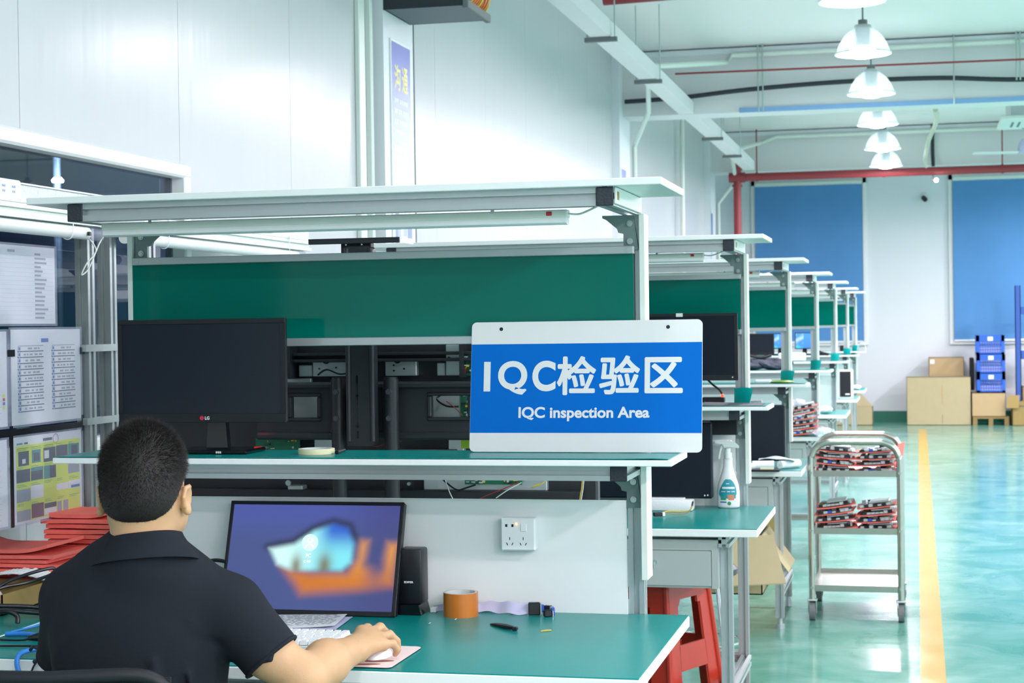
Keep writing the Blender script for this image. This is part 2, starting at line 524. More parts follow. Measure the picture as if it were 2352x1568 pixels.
b = MB(); b.box(XR_, XR_ + 0.2, YF, YB, 0, ZC); struct('wall_right', b, 'wall', 0)
b = MB(); b.box(XW - 0.3, XR_ + 0.2, YF - 0.2, YF, 0, ZC); struct('wall_front', b, 'front', 0)
b = MB(); b.box(XW, XR_, YB - 0.012, YB, 0, 0.16); struct('baseboard_back', b, 'base_green', 0)

# the office window in the left wall, and behind it a room with an added lamp
b = MB()
f = 0.042
for q in ((WY0, WY1, WZ1 - 0.01, WZ1 + f), (WY0, WY1, WZ0 - f, WZ0 + 0.01)):
    b.box(XW - 0.05, XW + 0.028, q[0] - f, q[1] + f, q[2], q[3], bev=0.008)
for q in (WY0, WY1, 2.9):
    w2 = f if q in (WY0, WY1) else 0.025
    b.box(XW - 0.05, XW + (0.026 if q in (WY0, WY1) else 0.0), q - (w2 if q != WY1 else 0.01), q + (w2 if q != WY0 else 0.01), WZ0, WZ1, bev=0.006)
w1 = struct('window_1', b, 'white')
b = MB(); b.box(XW - 0.032, XW - 0.026, WY0, WY1, WZ0, WZ1)
o = link('pane', b, 'glass', 0); o.parent = w1
b = MB()
b.box(XW - 3.0, XW - 0.07, 0.2, 8.9, 0.0, 0.02); b.box(XW - 3.0, XW - 0.07, 0.2, 8.9, 3.0, 3.02)
b.box(XW - 3.02, XW - 3.0, 0.2, 8.9, 0, 3.02)
b.box(XW - 3.0, XW - 0.07, 0.18, 0.2, 0, 3.02); b.box(XW - 3.0, XW - 0.07, 8.9, 8.92, 0, 3.02)
struct('wall_office', b, 'darkroom', 0)
t = thing('added_office_lamp', 'small added lit lamp on a pole behind the dark window at the left', 'lamp', (-4.22, 7.97, 2.2))
b = MB(); b.cyl((-4.22, 7.97, 0.02), (-4.22, 7.97, 3.0), 0.02, n=10); part('pole', b, 'sheetmetal', t)
b = MB().lathe([(0, -.016), (.028, -.011), (.032, 0), (.018, .016), (0, .018)], (-4.19, 7.92, 2.205), 20); part('lamp_head', b, 'bulb', t)
L = bpy.data.lights.new('office_fill_light', 'POINT'); L.energy = 22; L.shadow_soft_size = .06; L.color = (.8, .88, 1.0)  # added light that brightens the room behind the dark glass
lo = bpy.data.objects.new('office_fill_light', L); C.objects.link(lo); lo.parent = t; lo.location = (.15, -.2, .0)

# pilasters on the left wall, transverse beams, tray
n_tr = [0]
def trim(mb, m, smooth=0):
    n_tr[0] += 1
    return struct('trim_%d' % n_tr[0], mb, m, smooth)
for y0, y1 in ((8.10, 8.62), (15.0, 15.55), (21.75, 22.35)):
    b = MB(); b.box(XW, XW + 0.07, y0, y1, 0, ZC); trim(b, 'wall')
for y0, y1 in ((15.2, 15.55), (21.9, 22.3), (8.2, 8.55)):
    b = MB(); b.box(XW + 0.07, XR_, y0, y1, 3.355 if y0 > 20 else 3.29, ZC); trim(b, 'beam')
b = MB(); b.box(-1.5, XR_, 15.185, 15.2, 3.285, 3.325); trim(b, 'blue_line')
b = MB(); b.box(XW + 0.03, XR_, 15.15, 15.2, 3.80, 3.845); trim(b, 'wall')
b = MB(); b.box(XW + 0.03, XR_, 21.85, 21.9, 3.80, 3.845); trim(b, 'wall')
b = MB(); b.box(XW, XR_, 25.15, 25.4, 3.70, ZC); trim(b, 'beam')

# windows of the back wall
def back_window(n, x0, x1, lab):
    z0, z1 = 1.165, 3.44
    b = MB()
    for q in ((x0 - 0.06, x0, z0 - 0.03, z1 + 0.08), (x1, x1 + 0.06, z0 - 0.03, z1 + 0.08)):
        b.box(q[0], q[1], YB - 0.05, YB, q[2], q[3], bev=0.005)
    b.box(x0 - 0.06, x1 + 0.06, YB - 0.05, YB, z1, z1 + 0.08, bev=0.005); b.box(x0 - 0.06, x1 + 0.06, YB - 0.06, YB, z0 - 0.06, z0 - 0.01, bev=0.005)
    struct('window_%d' % n, b, 'white')
    t = thing('roller_blind', lab, 'blind', ((x0 + x1) / 2, YB - 0.1, z0), 'roller blinds on the back wall')
    def cl(u, v):
        x = x0 + u * (x1 - x0)
        return (x, YB - 0.085 + 0.006 * math.sin(x * 9 + v * 2), z0 + v * (z1 - z0))
    b = MB().slab(cl, 30, 6, (0, 0.003, 0)); part('cloth', b, 'blue_blind', t)
    b = MB().box(x0, x1, YB - 0.1, YB - 0.07, z0 - 0.02, z0 + 0.01, bev=0.006); part('bottom_bar', b, 'white', t)
    b = MB().cyl((x0, YB - 0.08, z1 + 0.02), (x1, YB - 0.08, z1 + 0.02), 0.035); part('roller', b, 'ivory', t)
back_window(2, -2.29, -0.76, 'blue roller blind pulled down on the back wall, beside the red riser pipe')
back_window(3, 0.50, 2.2, 'blue roller blind pulled down on the back wall, behind the blue crates')

# ------------------------------------------------------------------ work benches
X0, X1 = -2.033, -0.533
YD0, YD1 = 3.307, 4.057
def bench_proto():
    t = thing('workbench', '', 'workbench', ((X0 + X1) / 2, YD1, 0), 'green topped workbenches in a row')
    b = MB().box(X0, X1, YD0, YD1, 0.724, 0.7495, bev=0.002); d = part('desktop', b, 'lam', t)
    b = MB().box(X0 + 0.002, X1 - 0.002, YD0 + 0.002, YD1 - 0.001, 0.7495, 0.752); part('desk_mat', b, 'mat', d)
    for x in (-1.934, -0.677):
        b = MB().bar('z', 0.05, 1.698, x, x + 0.038, 4.057, 4.095); b.cyl((x + .019, 4.076, 0), (x + .019, 4.076, 0.05), 0.02, 0.012); part('post', b, 'alu', t)
    for x in (-1.94, -0.668):
        b = MB().bar('z', 0.05, 0.685, x, x + 0.04, 3.392, 3.432); b.cyl((x + .02, 3.412, 0), (x + .02, 3.412, 0.02), 0.022); b.cyl((x + .02, 3.412, 0.02), (x + .02, 3.412, 0.05), 0.012); part('leg', b, 'alu', t)
        b = MB().bar('y', 3.432, 4.057, x, x + 0.038, 0.15, 0.19); part('foot_rail', b, 'alu', t)
        b = MB().bar('y', 3.34, 4.057, x, x + 0.038, 0.685, 0.724); part('desk_arm', b, 'alu', t)
    b = MB().bar('x', -1.9, -0.668, 3.395, 3.43, 0.685, 0.724); part('front_beam', b, 'alu', t)
    b = MB().bar('x', -1.896, -0.677, 4.058, 4.094, 0.16, 0.2); part('rear_rail', b, 'alu', t)
    # white back panel over the desk
    b = MB().box(-1.894, -0.6785, 4.048, 4.056, 0.752, 1.022); part('back_panel', b, 'lam', t)
    # middle shelf
    b = MB().box(X0, X1, 3.794, 4.057, 1.1235, 1.1375, bev=0.0015); s = part('middle_shelf', b, 'lam', t)
    def sm(u, v):
        x = X0 + 0.003 + u * (X1 - X0 - 0.012); yy = 3.797 + v * 0.256
        e = max(0, (u - 0.93) / 0.07)
        return (x, yy, 1.1378 + 0.0022 * e * math.sin(PI * e) * (1 - v) + (0.0012 if v < 0.05 else 0))
    b = MB().slab(sm, 40, 6, (0, 0, 0.0018)); part('shelf_mat', b, 'mat', s)
    # top shelf
    b = MB().box(X0, X1, 3.688, 4.06, 1.7396, 1.7558, bev=0.0015); part('top_shelf', b, 'lam', t)
    for z0, z1, yf in ((1.087, 1.1235, 3.834), (1.698, 1.7396, 3.703)):
        for x in (-1.934, -0.678):
            b = MB().bar('y', yf, 4.057, x, x + 0.038, z0, z1); a = part('shelf_arm', b, 'alu', t)
            b = MB().box(x - .0005, x + 0.0385, yf - 0.004, yf, z0 - .0005, z1 - .001, bev=0.002); part('end_cap', b, 'cap', a)
        b = MB().bar('x', -1.896, -0.678, yf + 0.002, yf + 0.038, z0, z1); part('shelf_rail', b, 'alu', t)
    # white cover strips beside the posts
    for x in (-1.948, -0.639):
        b = MB().box(x, x + 0.0135, 4.02, 4.10, 0.838, 1.1235); b.box(x, x + 0.0135, 4.040, 4.10, 1.14, 1.70, bev=0.001)
        part('post_cover', b, 'plate', t)
    b = MB().box(-0.6395, -0.634, 3.71, 4.06, 1.702, 1.738, bev=0.001); b.box(-0.6335, -0.6325, 3.717, 3.735, 1.711, 1.729, 1); part('arm_cover', b, ['plate', 'kraft'], t)
    # cast brackets under the shelf arms
    for z in (1.087, 1.698):
        for sx, xo in ((1, -0.677), (-1, -1.896)):
            pl = [(0, -.082), (.036, -.082), (.024, 0), (-.05, 0), (-.05, -.006), (-.041, -.010), (-.015, -.032), (-.012, -.041), (0, -.044)]
            b = MB().prism([(xo + sx * u, z + v) for u, v in pl], 'y', 4.047, 4.0565)
            br = part('bracket', b, 'bracket', t)
            for dz in (-.020, -.062):
                b = MB().cyl((xo + sx * .016, 4.0465, z + dz), (xo + sx * .016, 4.043, z + dz), 0.0075); b.cyl((xo + sx * .016, 4.043, z + dz), (xo + sx * .016, 4.039, z + dz), 0.0048)
                part('bolt', b, 'bolt', br)
    # green board between two aluminium rails
    b = MB().box(-1.934, -0.653, 4.040, 4.047, 1.417, 1.607); part('green_board', b, 'board', t)
    for z0, z1 in ((1.606, 1.6245), (1.3975, 1.417)):
        b = MB().box(-1.929, -0.650, 4.028, 4.057, z0, z1, bev=0.0015); r = part('board_rail', b, 'alu', t)
        for x in (-1.915, -0.662):
            b = MB().cyl((x, 4.028, (z0 + z1) / 2), (x, 4.0255, (z0 + z1) / 2), 0.005); part('screw', b, 'bolt', r)
    # tube light under the top shelf
    b = MB().box(-1.881, -0.756, 3.765, 3.80, 1.679, 1.6965, bev=0.002); lt = part('tube_light', b, 'ivory', t)
    b = MB().prism([(3.767, 1.679), (3.767, 1.668), (3.775, 1.664), (3.79, 1.664), (3.798, 1.668), (3.798, 1.679)], 'x', -1.879, -0.758); part('diffuser', b, 'white', lt)
    b = MB().box(-0.803, -0.790, 3.763, 3.766, 1.6835, 1.6925, bev=0.001); part('switch', b, 'redsw', lt)
    for x in (-1.76, -0.93):
        b = MB().box(x, x + 0.008, 3.764, 3.80, 1.6925, 1.7); part('clip', b, 'bolt', lt)
    b = MB().tube([(-0.756, 3.78, 1.688), (-0.73, 3.775, 1.686), (-0.695, 3.74, 1.694), (-0.665, 3.71, 1.703), (-0.634, 3.722, 1.714)], 0.0022, 6, smooth=6); part('power_lead', b, 'ivory', lt)
    # drawer unit under the desk
    b = MB(); b.box(-1.08, -0.669, 3.354, 3.80, 0.545, 0.709); b.box(-1.08, -1.058, 3.345, 3.356, .545, .709); b.box(-.691, -.669, 3.345, 3.356, .545, .709); b.box(-1.058, -.691, 3.345, 3.356, .674, .709); dr = part('drawer_box', b, 'drawer', t, 0)
    b = MB().box(-1.056, -0.693, 3.346, 3.356, 0.552, 0.672, bev=0.002); df = part('drawer', b, 'drawer', t)
    b = MB().cyl((-0.885, 3.346, 0.631), (-0.885, 3.341, 0.631), 0.009); b.box(-0.8865, -0.8835, 3.322, 3.341, 0.612, 0.634, bev=0.001); part('lock_with_key', b, 'chrome', df)
    return t

DY = [0, 2.478, 4.794, 7.2625, 9.777, 12.383, 14.466]
DX = [0, 0.004, -0.001, 0, 0.006, -0.003, 0]
BL = ['nearest workbench, the seated man at it and the large area sign on its middle shelf',
      'workbench holding the white spray bottle, with the red plastic stool at its drawer',
      'workbench behind the spray bottle bench, rolled white tubes lying on its desk',
      'workbench with the pile of red foam trays and circuit boards on its desk',
      'workbench with one small white bag on its desk, just past the red tray pile',
      'workbench with the white framed black device standing on the end of its desk',
      'farthest workbench of the row, nearest the left blue blind']
bench0 = bench_proto()
benches = [bench0]
for k in range(1, 7):
    c = copy_tree(bench0)
    c.location = (bench0.location.x + DX[k], bench0.location.y + DY[k], 0)
    BUILT[c.name] = tuple(c.location)
    benches.append(c)
for o, l in zip(benches, BL): o['label'] = l
# socket plate on the panel of the first bench
b = MB().box(-0.978, -0.894, 4.014, 4.048, 0.903, 0.981, bev=0.003)
pl = part('wall_socket', b, 'white', bench0)
b = MB()
def slot(cx, cz, w, h, a):
    ca, sa = math.cos(a), math.sin(a)
    b.prism([(cx + u * ca - v * sa, cz + u * sa + v * ca) for u, v in ((-w, -h), (w, -h), (w, h), (-w, h))], 'y', 4.0135, 4.0145)
slot(-0.964, 0.963, .0026, .0032, 0); slot(-0.949, 0.963, .0026, .0032, 0)
for cx in (-0.956, -0.923):
    slot(cx, 0.932, .0009, .0033, 0); slot(cx - .0065, 0.919, .0009, .0034, 0.5); slot(cx + .0065, 0.919, .0009, .0034, -0.5)
part('socket_holes', b, 'dark', pl)
b = MB().box(-0.929, -0.914, 4.012, 4.0145, 0.949, 0.968, bev=0.001); part('rocker_switch', b, 'white', pl)
b = MB().sphere((-0.9395, 4.0135, 0.967), 0.0028, 8); part('indicator', b, 'led_orange', pl)
# green mat flap folded up at the foot of the post on the other benches
for k in range(1, 7):
    ox, oy = DX[k], DY[k]
    def fl(u, v):
        return (-0.677 + ox + u * 0.062 + 0.008 * v * u, 4.004 + oy - 0.05 * (1 - v) * u + 0.01 * v, 1.1395 + v * 0.056 + 0.004 * math.sin(3 * u))
    b = MB().slab(fl, 6, 4, (0, 0.002, 0)); part('folded_mat_flap', b, 'mat', benches[k])
# sockets on the third bench
b = MB().box(-0.86, -0.775, 4.015 + DY[2], 4.048 + DY[2], 0.985, 1.05, bev=0.003)
for x in (-0.845, -0.825): b.box(x, x + .006, 4.0138 + DY[2], 4.0145 + DY[2], 1.03, 1.038, 1)
part('wall_socket', b, ['white', 'dark'], benches[2])

# ------------------------------------------------------------------ benches along the left wall
def wall_bench(y0, y1, lab, posts):
    t = thing('wall_workbench', lab, 'workbench', (-2.3, (y0 + y1) / 2, 0), 'workbenches standing along the left wall')
    b = MB().box(-2.585, -2.045, y0, y1, 0.724, 0.7495, bev=0.002); d = part('desktop', b, 'lam', t)
    b = MB().box(-2.583, -2.047, y0 + .002, y1 - .002, 0.7495, 0.752); part('desk_mat', b, 'mat', d)
    for y in posts:
        b = MB().bar('z', 0.0, 1.775, -2.345, -2.305, y, y + 0.042); part('post', b, 'alu', t)
        b = MB().bar('x', -2.305, -2.06, y, y + 0.04, 0.685, 0.724); part('desk_arm', b, 'alu', t)
        b = MB().bar('z', 0.0, 0.685, -2.10, -2.06, y, y + 0.04); part('leg', b, 'alu', t)
        b = MB().bar('x', -2.345, -2.27, y, y + 0.04, 1.737, 1.775); part('shelf_arm', b, 'alu', t)
    b = MB().box(-2.57, -2.245, y0, y1, 1.775, 1.7835, bev=0.001); part('top_shelf', b, 'lam', t)
    b = MB().bar('y', y0 + 0.03, y1 - 0.03, -2.283, -2.247, 1.737, 1.775); part('shelf_rail', b, 'plate', t)
    b = MB().cyl((-2.265, y0 + 0.04, 1.716), (-2.265, y1 - 0.16, 1.716), 0.018, n=20); tb = part('light_tube', b, 'white', t)
    b = MB().cyl((-2.265, y1 - 0.16, 1.716), (-2.265, y1 - 0.08, 1.716), 0.0185, n=20); part('tube_end', b, 'sleeve', tb)
    for y in (y0 + 0.3, y1 - 0.28):
        b = MB().tube([(-2.243, y, 1.775), (-2.241, y, 1.735), (-2.246, y, 1.70), (-2.265, y, 1.695), (-2.285, y, 1.715), (-2.287, y, 1.76)], 0.0015, 6, smooth=4); b.box(-2.246, -2.238, y - .004, y + .004, 1.772, 1.782); part('cable_tie', b, 'white', t)
    b = MB().box(-2.246, -2.238, y1 - 0.19, y1 - 0.178, 1.708, 1.719, bev=0.001); part('tube_switch', b, 'black', t)
    return t
wa = wall_bench(3.05, 4.60, 'workbench along the left wall, document sheets taped to its post', (3.10, 4.525))
wb = wall_bench(4.64, 6.27, 'workbench along the left wall, just past the taped sheets, behind the first bench', (4.665, 6.17))
for z in (1.384, 1.175):
    b = MB().box(-2.316, -2.300, 4.50, 4.76, z, z + 0.020); part('cross_strip', b, 'alu', wb)
b = MB().tube([(-2.265, 4.44, 1.712), (-2.25, 4.47, 1.67), (-2.26, 4.43, 1.63), (-2.27, 4.42, 1.60), (-2.262, 4.45, 1.62), (-2.255, 4.50, 1.69), (-2.265, 4.56, 1.72)], 0.0022, 6, smooth=6); part('tube_lead', b, 'ivory', wa)
def power_strip(y0, y1, lab):
    t = thing('power_strip', lab, 'power strip', (-2.275, (y0 + y1) / 2, 1.7835), 'power strips on the wall bench shelves')
    b = MB().box(-2.31, -2.262, y0 - 0.16, y0, 1.7835, 1.835, bev=0.004); p = part('socket_block', b, 'white', t)
    b = MB()
    for y in (y0 - 0.10, y0 - 0.05): b.box(-2.2625, -2.2612, y - 0.004, y + 0.024, 1.796, 1.824)
    part('socket_face', b, 'paper', p)
    b = MB()
    for y in (y0 - 0.10, y0 - 0.05):
        for dy, dz, h in ((0.003, 0.813, .006), (0.015, 0.813, .006), (0.009, 0.813, .005), (0.005, 0.800, .006), (0.013, 0.800, .006)):
            b.box(-2.2612, -2.2606, y + dy - .0012, y + dy + .0012, dz + 1, dz + 1 + h)
    part('socket_holes', b, 'inkblue', p)
    b = MB().box(-2.305, -2.266, y0, y1, 1.784, 1.826, bev=0.002); part('trunking', b, 'granite', t)
    b = MB().box(-2.309, -2.262, y0, y1, 1.826, 1.830); part('trunking_lid', b, 'white', t)
M['granite'] = mat('speckled_foil', 'CBD5DF', 0.4, vary=0.45, scale=160)
power_strip(4.08, 4.60, 'speckled power strip on the wall bench shelf, at the left edge of the picture')
power_strip(6.03, 6.265, 'short white power strip seen beneath the near tube light, behind the bench')
# ------------------------------------------------------------------ the area sign
def make_sign():
    Wd, Hd = 0.556, 0.311
    B = Vector((-1.045, 3.984, 1.1415)); R = Vector((0.5575, -0.004, 0)).normalized()
    U = Vector((0, 0.044, 0.306)).normalized(); Nn = R.cross(U)
    t = thing('area_sign', 'large white and blue sign board leaning on the nearest middle shelf', 'sign', tuple(B + R * Wd / 2))
    T = Matrix((( R.x, U.x, Nn.x, B.x), (R.y, U.y, Nn.y, B.y), (R.z, U.z, Nn.z, B.z), (0, 0, 0, 1)))
    def rr(x0, x1, y0, y1, r, n=6):
        p = []
        for cx, cy, a in ((x1 - r, y0 + r, -90), (x1 - r, y1 - r, 0), (x0 + r, y1 - r, 90), (x0 + r, y0 + r, 180)):
            for i in range(n + 1):
                th = math.radians(a + 90 * i / n); p.append((cx + r * math.cos(th), cy + r * math.sin(th)))
        return p
    b = MB(); b.T = T; b.prism(rr(0, Wd, 0, Hd, 0.012), 'z', -0.004, 0.0); part('board', b, 'signwhite', t, 30)
    b = MB(); b.T = T; b.box(0.0005, Wd - 0.0005, 0.145 * Hd, 0.828 * Hd, -0.001, 0.0004); band = part('blue_band', b, 'signblue', t, 0)
    b = MB(); b.T = T
    for x in (0.131 * Wd, 0.855 * Wd): b.cyl((x, 0.945 * Hd, -.001), (x, 0.945 * Hd, 0.0004), 0.0045, n=16)
    part('mounting_hole', b, 'black', t)
    b = MB()
    def put(s, u0, u1, v0, v1, fat=0):
        text(b, s, B + R * (u0 * Wd) + U * (v0 * Hd), R, U, (u1 - u0) * Wd, (v1 - v0) * Hd, 0.0009, 0, fat)
    text_b = b
    b.T = T
    b.box(0.058 * Wd, 0.087 * Wd, 0.463 * Hd, 0.692 * Hd, 0.0004, 0.0009)
    b.T = None
    put('Q', 0.121, 0.250, 0.437, 0.697, 0.0036); put('C', 0.272, 0.374, 0.462, 0.697, 0.0036)
    put('\u68c0', 0.384, 0.545, 0.440, 0.722, 0.0024); put('\u9a8c', 0.567, 0.733, 0.444, 0.724, 0.0024); put('\u533a', 0.762, 0.914, 0.452, 0.708, 0.0028)
    put('IQC inspection Area', 0.214, 0.779, 0.233, 0.343, 0.0014)
    part('lettering', b, 'signwhite', band, 0)
make_sign()

# ------------------------------------------------------------------ monitors
def monitor(lab, x0, x1, y, z0, z1, zfoot, neckx, tilt=0.0, group=None, led=None, brand=False, tape=False, foot=(0.17, 0.13)):
    t = thing('monitor', lab, 'monitor', (neckx, y + 0.07, zfoot), group)
    bz = 0.012
    b = MB(); b.box(x0, x1, y, y + 0.014, z0, z1, bev=0.003); b.box(x0 + .03, x1 - .03, y + .013, y + 0.034, z0 + .02, z1 - .03, bev=0.008); c = part('casing', b, 'dark', t)
    b = MB()
    b.box(x0, x1, y - 0.003, y + 0.001, z0, z0 + 0.022, bev=.001); b.box(x0, x1, y - 0.003, y + 0.001, z1 - bz, z1, bev=.001)
    b.box(x0, x0 + bz, y - 0.003, y + 0.001, z0 + .022, z1 - bz); b.box(x1 - bz, x1, y - 0.003, y + 0.001, z0 + .022, z1 - bz)
    part('bezel', b, 'dark', c)
    b = MB().box(x0 + bz, x1 - bz, y - 0.0012, y, z0 + 0.022, z1 - bz); part('screen', b, 'screen', c, 0)
    b = MB().prism([(neckx - 0.028, zfoot + 0.008), (neckx + 0.028, zfoot + 0.008), (neckx + 0.019, z0 + 0.06), (neckx - 0.019, z0 + 0.06)], 'y', y + 0.036, y + 0.056); part('neck', b, 'gloss', t)
    b = MB().box(neckx - foot[0] / 2, neckx + foot[0] / 2, y - 0.01, y - 0.01 + foot[1], zfoot, zfoot + 0.011, bev=0.004); part('foot', b, 'gloss', t)
    if led:
        b = MB().box(x1 - 0.022, x1 - 0.018, y - .0038, y - .003, z0 + 0.010, z0 + 0.014); part('power_light', b, 'white', c, 0)
    if brand:
        b = MB().cyl((neckx - 0.022, y - 0.003, z0 + 0.011), (neckx - 0.022, y - 0.0036, z0 + 0.011), 0.0052, n=16); part('logo', b, 'logo_red', c)
        b = MB(); text(b, 'LG', (neckx - 0.014, y - 0.003, z0 + 0.007), (1, 0, 0), (0, 0, 1), 0.012, 0.008, 0.0005, 0, 0.0004); part('logo_letters', b, 'white', c, 0)
        b = MB(); [b.box(neckx + 0.016 + q * .005, neckx + 0.0195 + q * .005, y - 0.0108, y - .0098, zfoot + 0.003, zfoot + .008) for q in range(3)]; part('foot_mark', b, 'ivory', t, 0)
    if tape:
        b = MB().box(x0 + 0.18, x0 + 0.205, y - .0042, y + 0.004, z1 - 0.012, z1 + 0.001); part('tape_tab', b, 'ivory', c)
    return t
monitor('switched off black monitor standing on the middle shelf behind the man\'s head', -1.908, -1.474, 3.90, 1.2165, 1.467, 1.1395, -1.668, brand=True, foot=(0.19, 0.13))
m2 = monitor('switched off black monitor half hidden behind the right edge of the sign', -1.06, -0.652, 6.43, 1.228, 1.479, 1.1395, -0.86, tape=True, led=True)
monitor('black monitor far back on a middle shelf, left of the glowing blue screens', -1.60, -1.104, 13.72, 1.19, 1.36, 1.1395, -1.35, foot=(0.16, 0.12))

def lit_monitor(lab, x0, x1, y, z0, z1, zf):
    t = thing('lit_monitor', lab, 'monitor', ((x0 + x1) / 2, y + 0.06, zf), 'lit blue monitors far back')
    b = MB().box(x0, x1, y, y + 0.03, z0, z1, bev=0.003); c = part('casing', b, 'dark', t)
    def fn(u, v): return (x0 + .008 + u * (x1 - x0 - .016), y - 0.001, z0 + .01 + v * (z1 - z0 - .018))
    def col(u, v):
        k = 0.5 + 0.5 * math.sin(u * 7 + 3 * math.sin(v * 5))
        return (0.05 + 0.35 * k * (v > 0.3) * (u < 0.45), 0.22 + 0.35 * k * (u < 0.45) + 0.08 * v, 0.75 + 0.2 * k)
    picture('display', fn, col, 30, 20, c, 0.9)
    b = MB().box((x0 + x1) / 2 - .02, (x0 + x1) / 2 + .02, y + .03, y + .05, zf, z0 + .05); b.box((x0 + x1) / 2 - .07, (x0 + x1) / 2 + .07, y, y + .12, zf, zf + .01, bev=.003); part('stand', b, 'dark', t)
def picture(name, fn, col, nu, nv, parent, strength):
    b = MB().grid(fn, nu, nv)
    m = bpy.data.materials.new(name + '_image'); m.use_nodes = True
    nt = m.node_tree; p = nt.nodes['Principled BSDF']
    p.inputs['Base Color'].default_value = (0.01, 0.01, 0.012, 1); p.inputs['Roughness'].default_value = 0.3
    a = nt.nodes.new('ShaderNodeAttribute'); a.attribute_name = 'image'
    nt.links.new(a.outputs['Color'], p.inputs['Emission Color']); p.inputs['Emission Strength'].default_value = strength
    o = part(name, b, m, parent, 0)
    at = o.data.color_attributes.new('image', 'FLOAT_COLOR', 'POINT')
    for i in range(nu + 1):
        for j in range(nv + 1):
            c = col(i / nu, j / nv)
            at.data[i * (nv + 1) + j].color = (c[0], c[1], c[2], 1)
    return o
lit_monitor('glowing blue and white screen far back, just right of the black monitor', -1.33, -1.19, 16.3, 1.20, 1.345, 1.1395)
lit_monitor('glowing deep blue screen far back between the posts of the fourth bench', -1.12, -0.945, 16.3, 1.195, 1.35, 1.1395)

